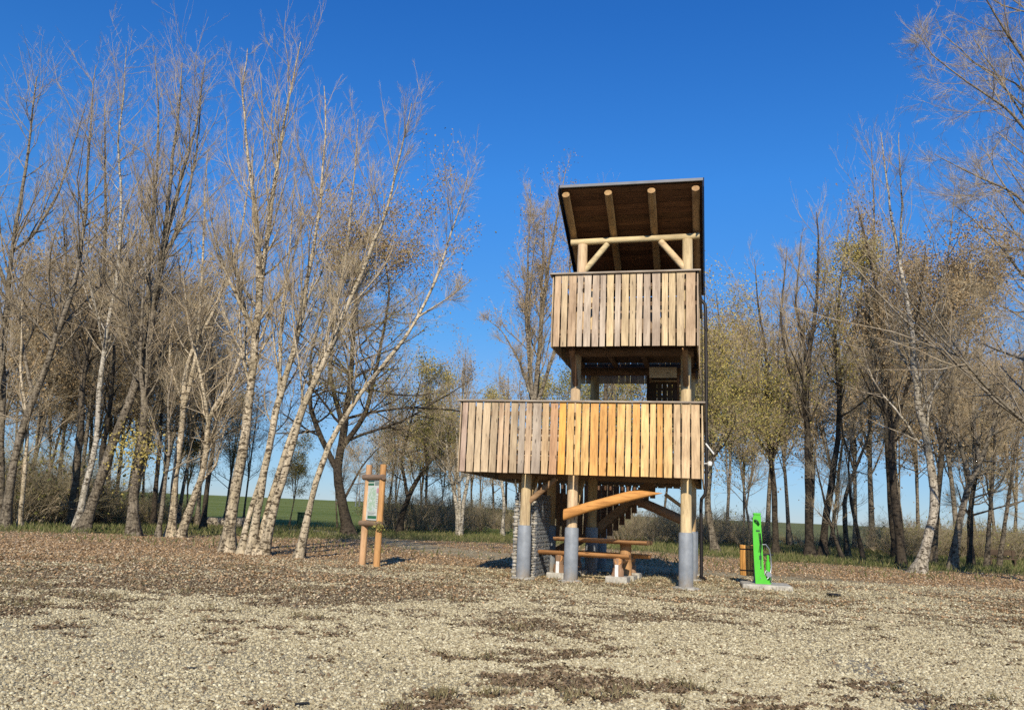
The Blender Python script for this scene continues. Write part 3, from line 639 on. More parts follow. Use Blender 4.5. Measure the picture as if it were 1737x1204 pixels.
tree('bare_tree', 'slim whitish tree beside the stone gabion pillar, under the deck corner', (852, 908),
     [([(852, 908), (856, 850), (848, 790), (850, 700), (848, 620)], 4, 0.012)], WHITE, 'poplar', 20, dens=1.2)
tree('poplar_tree', 'tall brown-twigged poplar rising behind the tower left of its roof', (905, 925),
     [([(905, 925), (906, 800), (905, 680), (914, 560), (928, 440), (945, 350), (960, 285)], 8, 0.012, 0.5), ([(906, 690), (893, 560), (896, 440), (900, 315)], 5, 0.012), ([(906, 700), (940, 600), (962, 480), (975, 330)], 5, 0.012),
      ([(905, 680), (880, 610), (850, 560), (825, 540)], 4, 0.010), ([(915, 600), (922, 450), (926, 340)], 4, 0.012), ([(908, 640), (900, 520), (912, 380)], 4, 0.012)], GREY, 'upright', 21, dens=1.0, tw=1.9, side=0.7,
     leaves=[(5000, 0.04, 'leaf_brown', lambda p: p[:, 2] > 9, 0.25)])
tree('poplar_tree', 'low brown-topped poplar showing just above the roof of the tower', (1035, 925),
     [([(1035, 925), (1030, 700), (1025, 500), (1028, 330)], 7, 0.02)], MID, 'upright', 22, dens=0.7)
# --- right stand
tree('willow_tree', 'yellow-leaved tree close to the right side of the tower', (1215, 938),
     [([(1215, 938), (1200, 860), (1205, 760), (1215, 660), (1225, 570), (1215, 500)], 8, 0.02), ([(1203, 800), (1240, 700), (1265, 620), (1270, 540)], 5, 0.015), ([(1208, 740), (1190, 640), (1180, 520)], 5, 0.015)], GREY, 'round', 23, dens=0.7,
     leaves=[(17000, 0.043, 'leaf_yellow', lambda p: p[:, 2] > 2.5, 0.5), (9000, 0.043, 'leaf_green', lambda p: p[:, 2] < 10, 0.5)])
tree('bare_tree', 'dark tree forking low just right of the green repair station', (1316, 942),
     [([(1316, 942), (1314, 880), (1312, 830), (1306, 777), (1297, 690), (1298, 624), (1285, 520), (1280, 440)], 7, 0.015), ([(1306, 785), (1331, 712), (1345, 640), (1355, 560)], 5, 0.012), ([(1306, 777), (1270, 720), (1262, 650)], 4, 0.01)], DARK, 'poplar', 24, dens=1.0)
tree('bare_tree', 'thick straight black-trunked tree, left one of the close dark pair', (1376, 947),
     [([(1376, 947), (1371, 860), (1368, 780), (1366, 690), (1372, 600), (1385, 500), (1390, 400), (1385, 360)], 9, 0.02), ([(1366, 690), (1335, 620), (1325, 540), (1335, 420)], 5, 0.015), ([(1370, 620), (1350, 520), (1360, 400)], 4, 0.012)], DARK, 'upright', 25, dens=1.1)
tree('bare_tree', 'black curved trunk with olive leaves, right one of the close dark pair', (1394, 947),
     [([(1394, 947), (1400, 880), (1412, 800), (1424, 720), (1420, 640), (1412, 560), (1425, 470), (1440, 380)], 8, 0.015), ([(1420, 640), (1450, 560), (1465, 450), (1460, 350)], 5, 0.012)], DARK, 'upright', 26, dens=1.1,
     leaves=[(9000, 0.045, 'leaf_yellow', lambda p: (p[:, 2] < 17) & (p[:, 2] > 8), 0.3)])
tree('sapling', 'thin black sapling slanting left between the dark pair and the twisted one', (1431, 951),
     [([(1431, 951), (1415, 905), (1400, 850), (1385, 790), (1378, 740)], 4, 0.01)], DARK, 'poplar', 27, dens=0.8)
tree('bare_tree', 'twisted brown double-bent trunk in the gap of pale sky', (1438, 948),
     [([(1438, 948), (1434, 890), (1432, 850), (1450, 800), (1468, 760), (1480, 720), (1478, 650)], 6, 0.012), ([(1450, 800), (1430, 740), (1425, 660), (1420, 600)], 4, 0.01)], MID, 'spread', 28, dens=0.7)
tree('sapling', 'black sapling arching to the left on the right of the sky gap', (1466, 951),
     [([(1466, 951), (1455, 900), (1443, 850), (1440, 790), (1452, 700)], 4.5, 0.01)], DARK, 'poplar', 29, dens=0.8)
tree('bare_tree', 'dark slender trunk directly left of the thick black one', (1520, 950),
     [([(1520, 950), (1510, 860), (1503, 760), (1505, 650), (1490, 540), (1482, 400), (1478, 240)], 6, 0.012, 0.5)], DARK, 'upright', 30, dens=0.9)
tree('bare_tree', 'thick black-barked tree left of the white leaning poplar', (1531, 962),
     [([(1531, 962), (1524, 880), (1518, 800), (1516, 700), (1505, 600), (1495, 500), (1470, 400), (1455, 350)], 9, 0.018), ([(1517, 740), (1545, 640), (1560, 520), (1570, 420)], 6, 0.015), ([(1512, 660), (1480, 580), (1465, 480)], 5, 0.012)], DARK, 'upright', 31, dens=1.1,
     leaves=[(9000, 0.045, 'leaf_brown', lambda p: p[:, 2] > 6, 0.3)])
tree('poplar_tree', 'white-barked poplar with a thick swollen foot bending up to the left', (1558, 972),
     [([(1558, 972), (1570, 920), (1583, 870), (1580, 810), (1568, 750), (1552, 700), (1546, 630), (1542, 560), (1532, 490), (1520, 430), (1508, 360), (1500, 290), (1494, 225)], 10, 0.012, 0.6),
      ([(1520, 440), (1530, 340), (1525, 225)], 4, 0.010)], (0.60, 0.54, 0.44), 'poplar', 32, dens=0.5, K=34, foot=0.9)
tree('willow_tree', 'broad tree with tan leafy crown top behind the white leaning poplar', (1582, 957),
     [([(1582, 957), (1586, 880), (1590, 800), (1596, 700), (1600, 560), (1605, 440)], 7, 0.02), ([(1590, 760), (1560, 640), (1550, 500)], 5, 0.015), ([(1595, 720), (1640, 600), (1660, 480)], 5, 0.015)], MID, 'round', 33, dens=0.7,
     leaves=[(24000, 0.05, 'leaf_brown', lambda p: p[:, 2] > 11.5, 0.35)])
tree('bare_tree', 'stout pale-brown trunk forking twice, right of the white leaning poplar', (1613, 967),
     [([(1613, 967), (1625, 900), (1640, 830), (1658, 790), (1680, 740), (1700, 680), (1720, 600)], 9, 0.015), ([(1645, 815), (1625, 750), (1615, 680), (1620, 580)], 6, 0.012), ([(1660, 785), (1650, 700), (1665, 600), (1680, 500)], 5, 0.012)], GREY, 'spread', 34, dens=0.9)
tree('bare_tree', 'dark short trunk whose bare low limb reaches the right edge', (1648, 962),
     [([(1648, 962), (1646, 900), (1644, 870), (1655, 810), (1650, 740), (1640, 650)], 7, 0.012), ([(1648, 875), (1690, 862), (1740, 848)], 2.2, 0.02), ([(1645, 875), (1632, 855), (1622, 820)], 3, 0.01)], DARK, 'spread', 35, dens=0.8)
tree('sapling', 'straight grey-brown young trunk, left of the last two at the right edge', (1673, 966),
     [([(1673, 966), (1680, 870), (1688, 780), (1690, 680), (1695, 560)], 5, 0.012)], MID, 'poplar', 36, dens=1.1)
tree('sapling', 'slanting grey-brown young trunk nearest the right edge', (1693, 966),
     [([(1693, 966), (1704, 880), (1716, 790), (1730, 690), (1735, 600)], 5, 0.012)], MID, 'poplar', 37, dens=1.1)
tree('bare_tree', 'large near tree whose bare boughs hang in from the upper right corner', (1860, 1003),
     [([(1860, 1003), (1850, 800), (1835, 600), (1810, 400), (1790, 200), (1760, 0), (1740, -150)], 15, 0.03, 0.5),
      ([(1810, 400), (1760, 250), (1700, 180), (1640, 140), (1580, 95), (1560, 60)], 5, 0.008, -1.0), ([(1822, 500), (1770, 380), (1715, 325), (1660, 300), (1606, 272), (1585, 262)], 5, 0.008, -0.5),
      ([(1832, 570), (1780, 510), (1737, 470), (1691, 407), (1650, 370), (1610, 340)], 5, 0.008, 1.0), ([(1795, 260), (1740, 110), (1690, 30), (1650, -40)], 6, 0.010, -1.2),
      ([(1838, 640), (1780, 570), (1720, 530), (1660, 500)], 4, 0.008, 0.3), ([(1800, 330), (1740, 200), (1690, 120), (1650, 60)], 5, 0.010, 1.2)], GREY, 'limb', 38, dens=0.9)

LMK = [(0, 'the left edge of the picture'), (60, 'the slanting left-edge poplar'), (122, 'the thick forking poplar'), (172, 'the short brown tree'), (228, 'the rough-barked poplar'), (268, 'the curved sapling'), (304, 'the crooked pale poplar'), (343, 'the dark trunk by the field'),
       (386, 'the thick front poplar'), (430, 'the clump of four stems'), (505, 'the single leaning stem'), (592, 'the dark forked tree'), (632, 'the info board'), (676, 'the dark leaning tree'), (725, 'the open gap right of the leaning tree'), (778, 'the white fanning tree'), (815, 'the gravel path under the deck corner'), (852, 'the gabion pillar'),
       (925, 'the left tower posts'), (970, 'the middle tower post'), (1020, 'the picnic table'), (1075, 'the hanging stair boards'), (1120, 'the open bay of the tower'), (1163, 'the right tower post'), (1205, 'the downpipe'), (1240, 'the yellow-leaved tree'), (1272, 'the litter bin'), (1293, 'the green repair stand'), (1316, 'the low-forking dark tree'), (1350, 'the gap left of the dark pair'),
       (1385, 'the dark pair of trunks'), (1430, 'the twisted double-bent trunk'), (1466, 'the arching black sapling'), (1495, 'the pale sky gap'), (1526, 'the thick black-barked tree'), (1560, 'the white leaning poplar'), (1590, 'the broad tan-topped tree'), (1613, 'the stout pale-brown trunk'), (1648, 'the trunk with the low bare limb'), (1673, 'the straight young trunk'), (1700, 'the small dark bench'), (1737, 'the right edge of the picture')]
USED = {}
def place(px, what):
    d, x, nm = min((abs(px - x), x, nm) for x, nm in LMK)
    side_ = 'behind' if d < 7 else ('just left of' if px < x else 'just right of')
    return '%s %s %s' % (what, side_, nm)
# --- trees further back: copies of four kinds
def proto_mesh(style, H, seed, nst=3, dens=0.6, leafn=0, leafm='leaf_green'):
    rg = random.Random(seed); ss = []
    for i in range(nst):
        a = rg.uniform(0, 6.28); sp = rg.uniform(0.4, 1.0) * H * 0.13; h0 = 0 if i == 0 else H * rg.uniform(0.15, 0.4)
        ss.append(([(0, 0, h0 - (0.1 if i == 0 else 0)), (sp * 0.4 * math.cos(a), sp * 0.4 * math.sin(a), h0 + (H - h0) * 0.4), (sp * math.cos(a), sp * math.sin(a), H * rg.uniform(0.85, 1.0))], (0.15 if i == 0 else 0.09) * H / 16, 0.015))
    (tv, tf, tr), (cv, cf, cr), tips, spr = grow(ss, style, seed, 1.5, dens, s8=6, K=12)
    t = fast_mesh('trunk', tv, tf, M['bark'], True, dict(thick=np.maximum(thick(tr), 0.3))); c_ = fast_mesh('crown', cv, cf, M['bark'], True, dict(thick=thick(cr)))
    l_ = leaves_mesh(tips, leafn, 0.06, None, seed, None, 0.35) if leafn else None
    return t, c_, l_, spr, M[LM[leafm]]
PR = [proto_mesh('upright', 16, 101, 3, 0.8, 3500, 'leaf_brown'), proto_mesh('spread', 13, 102, 4, 0.8), proto_mesh('round', 13, 103, 4, 0.6, 6000, 'leaf_brown'), proto_mesh('spread', 12, 104, 4, 0.8, 9000), proto_mesh('poplar', 15, 105, 3, 0.8, 6000, 'leaf_yellow')]
def back_tree(px, py, k, hs_, name, label, group, col):
    b0 = gnd(px, py); z = float(height(b0[:1], b0[1:2])[0]); t = thing(name, label, 'tree', (b0[0], b0[1], z), rnd.uniform(0, 6.28), group)
    t['label'] = place(px, ['tall narrow bare brown tree', 'spreading bare brown tree', 'round-crowned bare brown tree', 'olive-leaved loose tree', 'tree with sparse yellow leaves'][k])
    t.scale = (hs_ * rnd.uniform(0.9, 1.15),) * 2 + (hs_,)
    tm, cm, lm, spr, lmat = PR[k]
    obj('trunk', tm, t, col=col); obj('crown', cm, t, col=col)
    scatter('twigs', None, None, None, 'spray', M['twig'], t, spr)
    if lm: scatter('foliage', None, None, None, 'leaf', lmat, t, lm)
gl = 'trees in the wood behind the left stand'
for px, py, k, h_ in ((40, 884, 2, 1.25), (128, 886, 1, 1.3), (180, 885, 2, 1.35), (222, 888, 1, 1.3), (262, 890, 2, 1.25), (300, 892, 1, 1.2), (335, 892, 2, 1.05), (412, 890, 1, 0.75), (-20, 882, 1, 1.1), (20, 880, 2, 1.0), (62, 882, 1, 0.95), (95, 878, 0, 1.1), (108, 884, 2, 0.9), (150, 882, 1, 1.15), (192, 884, 0, 0.9), (212, 880, 0, 1.1), (240, 884, 1, 1.0), (285, 884, 2, 0.95), (318, 889, 3, 0.62), (380, 886, 4, 0.7)):
    back_tree(px, py, k, h_, 'bare_tree', 'bare brown tree in the wood behind the left stand of poplars', gl, GREY)
gm_ = 'young trees beyond the info board'
for px, py, k, h_ in ((655, 892, 0, 0.95), (712, 894, 2, 0.95), (765, 895, 0, 1.15), (800, 896, 1, 1.05), (858, 898, 0, 1.05), (490, 893, 3, 0.5), (572, 897, 1, 0.5), (635, 893, 1, 0.72), (665, 893, 2, 0.75), (722, 899, 4, 0.95), (745, 893, 3, 0.85), (815, 899, 2, 0.8), (838, 899, 4, 0.95), (870, 899, 1, 0.9)):
    back_tree(px, py, k, h_, 'young_tree', 'thin young tree in the hedge line between the info board and the tower', gm_, MID)
gb = 'trees in the wood behind the tower'
for px, py, k, h_ in ((925, 906, 4, 0.95), (960, 908, 3, 1.05), (1000, 908, 3, 1.1), (1040, 910, 4, 1.05), (1075, 912, 3, 1.1), (1120, 914, 3, 1.15), (1160, 916, 4, 1.1)):
    back_tree(px, py, k, h_, 'leafy_tree', 'olive-yellow tree seen behind the tower', gb, MID)
gr_ = 'trees in the wood behind the right stand'
for px, py, k, h_ in ((1195, 918, 2, 1.5), (1232, 922, 2, 1.35), (1300, 924, 0, 1.25), (1375, 926, 2, 1.35), (1480, 934, 0, 1.35), (1410, 929, 1, 1.3), (1262, 922, 4, 0.9), (1275, 924, 1, 0.9), (1340, 926, 0, 1.3), (1450, 932, 0, 1.2), (1425, 930, 1, 0.6), (1535, 938, 2, 1.3), (1560, 940, 1, 1.25), (1600, 942, 2, 1.2), (1628, 944, 0, 1.2), (1660, 944, 4, 1.0), (1690, 946, 2, 1.1), (1722, 947, 1, 1.1), (1760, 950, 2, 1.1)):
    back_tree(px, py, k, h_, 'bare_tree', 'bare brown tree in the wood behind the right stand', gr_, GREY)

# --- brushwood
def shrub_mesh(seed, H, n=26, leafn=0):
    rg = np.random.default_rng(seed); a = rg.random(n) * 6.28; rr = rg.random(n) * H * 0.25; K = 6
    P0 = np.zeros((n, K, 3)); P0[:, 0, 0] = np.cos(a) * rr; P0[:, 0, 1] = np.sin(a) * rr; P0[:, 0, 2] = -0.05
    d = unit(np.stack([np.cos(a) * 0.6, np.sin(a) * 0.6, np.ones(n) * rg.uniform(0.7, 1.6, n)], 1)); L = H * rg.uniform(0.6, 1.1, n)
    for k_ in range(1, K):
        d = unit(d + rg.normal(0, 0.13, (n, 3))); P0[:, k_] = P0[:, k_ - 1] + d * (L / (K - 1))[:, None]
    R0 = np.linspace(1, 0.3, K)[None] * rg.uniform(0.012, 0.03, n)[:, None]
    vs, fs, rs, o_ = [], [], [], 0
    b1 = spawn(rg, P0, R0, L, 8, 0.12, 1, 0.7, 0.3, 0.42, 0.4, 4, 0.3, 0.15, 0.6, 0.007)
    for p_, r_, S_ in ((P0, R0, 4), (b1[0], b1[1], 3)):
        v_, f_, q_ = tubes(p_, r_, S_); vs.append(v_); fs.append(f_ + o_); rs.append(q_); o_ += len(v_)
    Q = b1[0]; i = np.repeat(np.arange(len(Q)), 4); k_ = rg.integers(0, 4, len(i)); p = Q[i, k_]; d = unit(rg.normal(0, 0.6, (len(i), 3)) + [0, 0, 0.7]); s_ = rg.uniform(0.3, 0.75, len(i))
    spr = spots('twigs', p, np.stack([s_] * 3, 1), np.stack([s_ * 0, np.arccos(d[:, 2]), np.arctan2(d[:, 1], d[:, 0])], 1))
    lm = leaves_mesh(p, leafn, 0.055, None, seed, None, 0.3) if leafn else None
    return fast_mesh('stems', np.concatenate(vs), np.concatenate(fs), M['bark'], True, dict(thick=thick(np.concatenate(rs)) * 0.3)), lm, spr
SH = [shrub_mesh(201, 3.2, 26), shrub_mesh(202, 2.6, 24, 700), shrub_mesh(203, 2.2, 30, 200)]
def shrub(px, py, k, s, label, group):
    b0 = gnd(px, py); z = float(height(b0[:1], b0[1:2])[0]); me_, lm, spr = SH[k]
    t = thing('shrub', label, 'shrub', (b0[0], b0[1], z), rnd.uniform(0, 6.28), group); t['label'] = place(px, ['tall brown leafless bush', 'olive-leaved bush', 'low dense brown bush'][k]); t.scale = (s * 1.25, s * 1.25, s)
    obj('stems', me_, t, col=DARK)
    scatter('twigs', None, None, None, 'spray', M['twig_dark'], t, spr)
    if lm: scatter('foliage', None, None, None, 'leaf', M['lg'], t, lm)
for i, (px, s) in enumerate(zip(range(-10, 330, 19), [0.9, 0.8, 1.4, 1.6, 1.5, 1.5, 0.9, 0.7, 1.0, 0.7, 0.9, 0.6, 0.8, 0.7, 0.6, 0.7, 0.5, 0.4])):
    shrub(px, 885 + (i % 3) * 3, i % 3, s, 'brown leafless bush in the thicket behind the left stand', 'bushes behind the left stand')
for i, px in enumerate(range(648, 880, 15)):
    shrub(px, 896 + (i % 3) * 3, (i + 1) % 3, [1.0, 0.8, 1.2, 0.9, 0.6][i % 5], 'brown and olive bush in the hedge between the info board and the tower', 'bushes between the info board and the tower')
for i, px in enumerate(range(925, 1500, 17)):
    if px > 1290 and i % 2: continue
    shrub(px, 909 + (px - 925) * 0.035 + (i % 3) * 3, (i + 1) % 3, [0.8, 0.6, 0.95, 0.7][i % 4] * (1.0 if px < 1290 else 0.45), 'brown and olive bush in the hedge behind the tower and repair station', 'bushes behind the tower')
for i, px in enumerate(range(1500, 1760, 15)):
    shrub(px, 938 + (px - 1500) * 0.035 + (i % 3) * 3, i % 3, [0.8, 0.5, 0.9, 0.6][i % 4], 'brown bush in the hedge behind the right stand', 'bushes behind the right stand')

# ------------------------------------------------------------------ TOWER
TX, TY, TH = 4.1533, 19.0149, 0.2398
zt = 0.0
tower = thing('observation_tower', 'two-storey wooden lookout tower with slatted balconies, sloping roof and grey-sleeved posts', 'tower', (TX, TY, zt), -TH)
def loc_at(px, py, v):
    """photo pixel -> (u, z) on the tower's plane at depth v"""
    d = ray(px, py); s = (v + TX * math.sin(TH) + TY * math.cos(TH)) / (d[0] * math.sin(TH) + d[1] * math.cos(TH)); p = d * s
    dx, dy = p[0] - TX, p[1] - TY
    return dx * math.cos(TH) - dy * math.sin(TH), p[2] + CAM_H
YEL = (0.62, 0.43, 0.22); ORG = (0.56, 0.27, 0.08); GRW = (0.45, 0.355, 0.26); PNK = (0.52, 0.36, 0.25); DKW = (0.10, 0.055, 0.03); CRM = (0.68, 0.53, 0.32)
def jit(c, a=0.12):
    k = 1 + rnd.uniform(-a, a); return tuple(min(0.95, x * k * (1 + rnd.uniform(-0.04, 0.04))) for x in c)
# posts
posts = [(-3.78, 0, 2.45), (-2.64, 0, 5.4), (0.0, 0, 5.4), (-3.70, 2.9, 2.45), (-2.56, 2.9, 5.4), (0.05, 2.9, 5.4), (-2.56, 5.0, 2.45), (0.05, 5.0, 2.45), (-5.0, 5.0, 2.45)]
slv = MB().lathe([(0.165, 0.0), (0.165, 1.20), (0.155, 1.24), (0.12, 1.25)], 28).me('post_sleeve', M['sleeve'], True)
for i, (u, v, h_) in enumerate(posts):
    p = obj('post', MB().log((0, 0, 0.02), (0, 0, h_), 0.135, 0.12, 16, 14, 0.035, i * 3.1).me('post', M['wood'], True), tower, (u, v, 0), col=jit(CRM if v == 0 else YEL, 0.05))
    obj('post_sleeve', slv, p)
    obj('footing', MB().lathe([(0.30, -0.1), (0.30, 0.03), (0.2, 0.05)], 20).me('footing', M['concrete']), p)
# beams under both decks; upper ones and joists coloured dark to mimic shade
def beam(A, B, r, col, seed=0, name='beam', parent=tower, m='woodx'):
    c = (Vector(A) + Vector(B)) / 2
    return obj(name, MB().log(Vector(A) - c, Vector(B) - c, r, r * 0.96, 14, 8, 0.03, seed).me(name, M[m], True), parent, c, col=col)
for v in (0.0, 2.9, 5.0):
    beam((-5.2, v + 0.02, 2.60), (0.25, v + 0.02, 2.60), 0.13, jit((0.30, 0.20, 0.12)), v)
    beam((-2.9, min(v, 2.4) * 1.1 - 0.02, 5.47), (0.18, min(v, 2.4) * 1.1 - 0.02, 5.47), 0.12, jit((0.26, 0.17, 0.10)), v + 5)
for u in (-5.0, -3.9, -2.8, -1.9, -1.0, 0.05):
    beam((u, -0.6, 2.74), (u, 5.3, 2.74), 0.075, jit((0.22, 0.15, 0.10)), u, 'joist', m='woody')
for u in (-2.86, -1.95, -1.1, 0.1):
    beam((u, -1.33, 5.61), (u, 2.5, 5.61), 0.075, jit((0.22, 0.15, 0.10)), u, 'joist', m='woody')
# deck planks (run left-right), underside shade put into their dark colour
def planks(u0, u1, v0, v1, z, name, hole=None):
    n = int((v1 - v0) / 0.17); me_ = MB().box(-(u1 - u0) / 2, (u1 - u0) / 2, -0.078, 0.078, -0.02, 0.02).me(name, M['woodx'])
    for i in range(n):
        v = v0 + (i + 0.5) * (v1 - v0) / n
        if hole and hole[0] < v < hole[1]:
            for a_, b_ in ((u0, hole[2]), (hole[3], u1)):
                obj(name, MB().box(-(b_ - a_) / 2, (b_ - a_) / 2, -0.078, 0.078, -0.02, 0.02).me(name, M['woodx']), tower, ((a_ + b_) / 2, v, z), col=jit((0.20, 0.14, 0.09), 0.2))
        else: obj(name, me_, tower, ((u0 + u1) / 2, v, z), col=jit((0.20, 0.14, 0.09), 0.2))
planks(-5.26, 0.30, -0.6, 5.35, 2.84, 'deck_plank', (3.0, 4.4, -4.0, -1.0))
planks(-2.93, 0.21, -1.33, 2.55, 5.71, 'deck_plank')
# railings: boards of their own on hidden rails, a cap on top
def board_mesh(wd, ht, seed):
    rg = random.Random(seed); K = 6; v = []; t = 0.028
    e = [[rg.uniform(-1, 1) * 0.006, rg.uniform(-1, 1) * 0.006] for _ in range(K)]; ta = rg.uniform(-0.008, 0.008)
    for k in range(K):
        z = -ht / 2 + ht * k / (K - 1); a = -wd / 2 + e[k][0] - ta * k / K; b_ = wd / 2 + e[k][1] + ta * k / K
        v += [(a, -t / 2, z), (b_, -t / 2, z), (b_, t / 2, z), (a, t / 2, z)]
    f = [(4 * k + i, 4 * k + (i + 1) % 4, 4 * k + 4 + (i + 1) % 4, 4 * k + 4 + i) for k in range(K - 1) for i in range(4)] + [(3, 2, 1, 0), tuple(4 * (K - 1) + i for i in range(4))]
    return mesh('board', v, f, M['wood'])
def railing(name, u0, v0, u1, v1, z0, z1, n, colfn, seed=0, drop=0.0, gapf=0.88):
    L = math.hypot(u1 - u0, v1 - v0); a = math.atan2(v1 - v0, u1 - u0); mb = MB()
    nx, ny = math.sin(a), -math.cos(a)          # outward normal
    mb.box(-0.07, L + 0.07, -0.075, 0.06, z1 + 0.002, z1 + 0.042, 0.006)
    rails = [z0 + 0.30, z0 + (z1 - z0) * 0.55, z1 - 0.32]
    r_ = obj(name, mb.me(name, M['woodx']), tower, (u0, v0, 0), (0, 0, a), col=(0.40, 0.345, 0.28))
    for zz in rails: obj('rail', MB().box(0.02, L - 0.02, 0.022, 0.075, zz, zz + 0.09).me('rail', M['woodx']), r_, col=(0.17, 0.11, 0.065))  # rail colour darkened so the gaps between boards look shaded
    rg = random.Random(seed); ws = [rg.uniform(0.72, 1.22) for _ in range(n)]; S_ = sum(ws); x = 0
    var = [board_mesh(L / n, z1 - z0 + drop, seed * 7 + j) for j in range(5)]
    for i, w_ in enumerate(ws):
        wd = L * w_ / S_; o = obj('board', var[i % 5], r_, (x + wd / 2, -0.002 + rg.uniform(-0.004, 0.004), (z0 + z1) / 2 - drop / 2 + rg.uniform(-0.012, 0.0)), (0, rg.uniform(-0.006, 0.006), math.pi * rg.randint(0, 1)), col=colfn((i + 0.5) / n, rg))
        o.scale = (w_ * n / S_ * (gapf + rg.uniform(-0.04, 0.05)), 1, 1); x += wd
    return r_
def mixc(a, b_, t): return tuple(x * (1 - t) + y * t for x, y in zip(a, b_))
def front_low(t, rg):
    if t < 0.36: c_ = rg.choice([(0.42, 0.34, 0.27), (0.48, 0.36, 0.28), mixc(GRW, CRM, 0.5), mixc(PNK, CRM, 0.4), (0.45, 0.38, 0.30)])
    elif t < 0.44: c_ = rg.choice([mixc(PNK, ORG, 0.4), mixc(GRW, YEL, 0.7)])
    elif t < 0.90: c_ = rg.choice([(0.76, 0.42, 0.14), (0.74, 0.33, 0.07), (0.80, 0.51, 0.20), (0.70, 0.29, 0.055), (0.82, 0.56, 0.25), (0.78, 0.40, 0.10)])
    else: c_ = (0.64, 0.47, 0.28)
    k = rg.uniform(0.9, 1.1); return tuple(x * k for x in c_)
def front_up(t, rg):
    c_ = rg.choice([mixc(CRM, GRW, 0.3), (0.52, 0.42, 0.32), (0.57, 0.475, 0.37), CRM, mixc(PNK, CRM, 0.4), (0.70, 0.57, 0.41), (0.63, 0.53, 0.40)]); k = rg.uniform(0.9, 1.08); return tuple(x * k for x in c_)
def sidec(t, rg):
    c_ = rg.choice([CRM, GRW, mixc(GRW, CRM, 0.5)]); k = rg.uniform(0.85, 1.05); return tuple(x * k for x in c_)
LU0, LU1, LV0, LV1 = -5.30, 0.34, -0.65, 5.4
railing('lower_railing', LU0, LV0, LU1, LV0, 2.45, 4.13, 30, front_low, 3, gapf=0.81)
railing('lower_railing', LU1 + 0.03, LV0, LU1 + 0.03, LV1, 2.45, 4.13, 30, sidec, 4)
railing('lower_railing', LU1, LV1, LU0, LV1, 2.45, 4.13, 30, sidec, 5, gapf=0.82)
railing('lower_railing', LU0 - 0.03, LV1, LU0 - 0.03, LV0, 2.45, 4.13, 30, sidec, 6)
UU0, UU1, UV0, UV1 = -2.985, 0.255, -1.40, 2.95
railing('upper_railing', UU0, UV0, UU1, UV0, 5.323, 7.022, 18, front_up, 7, gapf=0.79)
railing('upper_railing', UU1 + 0.03, UV0, UU1 + 0.03, UV1, 5.323, 7.022, 26, sidec, 8, gapf=0.96)
railing('upper_railing', UU1, UV1, UU0, UV1, 5.323, 7.022, 18, sidec, 9, drop=0.14, gapf=0.95)
railing('upper_railing', UU0 - 0.03, UV1, UU0 - 0.03, UV0, 5.323, 7.022, 26, sidec, 10)
# roof: header logs, knee braces, rafters, boards, zinc sheet
beam((-2.66, -1.15, 7.90), (0.33, -1.15, 7.95), 0.074, jit(CRM, 0.03), 2, 'header_log')
beam((-2.78, 0.45, 7.22), (0.33, 0.45, 7.25), 0.09, jit(YEL, 0.03), 3, 'header_log')
for i, (u, v, z1) in enumerate(((-2.38, -1.15, 7.83), (0.06, -1.15, 7.87), (-2.38, 0.45, 7.15), (0.06, 0.45, 7.17))):
    obj('post', MB().log((0, 0, 0), (0, 0, z1 - 5.74), 0.125, 0.115, 16, 10, 0.035, i * 2.3 + 40).me('post', M['wood'], True), tower, (u, v, 5.74), col=jit(CRM, 0.05))
beam((-2.34, -1.15, 7.16), (-1.78, -1.15, 7.84), 0.072, jit(CRM, 0.03), 4, 'knee_brace'); beam((0.0, -1.15, 7.18), (-0.56, -1.15, 7.86), 0.078, jit(CRM, 0.03), 5, 'knee_brace')
RV0, RV1, RS = -2.28, 1.25, -0.445
def rz(v): return 8.28 + RS * (v + 1.15)
for i, u in enumerate((-2.62, -1.66, -0.70, 0.26)):
    beam((u, RV0, rz(RV0) - 0.13), (u, RV1, rz(RV1) - 0.13), 0.086, jit((0.46, 0.29, 0.14), 0.05), 10 + i, 'rafter', m='woody')
RU0, RU1 = -2.755, 0.415; RW = (RU1 - RU0) / 2
ra = math.atan(RS); L = (RV1 - RV0) / math.cos(ra); nb = 22
bmesh_ = MB().box(-RW + 0.03, RW - 0.03, -L / nb / 2 + 0.004, L / nb / 2 - 0.004, -0.014, 0.014).me('roof_board', M['woodx'])
roof = obj('roof', MB().box(-RW, RW, -L / 2 - 0.06, L / 2 + 0.06, 0.04, 0.062).box(-RW, RW, -L / 2 - 0.085, -L / 2 - 0.063, -0.02, 0.060).box(RW + 0.003, RW + 0.025, -L / 2 - 0.08, L / 2 + 0.06, -0.20, 0.068)
           .box(-RW - 0.025, -RW - 0.003, -L / 2 - 0.08, L / 2 + 0.06, -0.20, 0.068).me('roof', M['sheet']), tower, ((RU0 + RU1) / 2, (RV0 + RV1) / 2, rz((RV0 + RV1) / 2) - 0.005), (ra, 0, 0))
roof.data.materials.append(M['darkmetal'])
for p_ in roof.data.polygons:
    if abs(p_.center.x) > RW + 0.001: p_.material_index = 1
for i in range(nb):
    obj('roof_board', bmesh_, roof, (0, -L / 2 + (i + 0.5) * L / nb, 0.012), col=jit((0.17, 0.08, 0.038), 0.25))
for i in range(8): obj('standing_seam', MB().box(-0.012, 0.012, -L / 2 - 0.05, L / 2 + 0.05, 0.064, 0.09).me('standing_seam', M['sheet']), roof, (-RW + 0.1 + i * 0.42, 0, 0))
rw_ = obj('rear_wall', MB().box(-1.55, 1.55, -0.03, 0.03, 0.30, 0.40).box(-1.55, 1.55, -0.03, 0.03, 1.05, 1.15).me('rear_wall', M['woodx']), tower, (-1.30, 1.12, 5.75), col=(0.20, 0.14, 0.09))
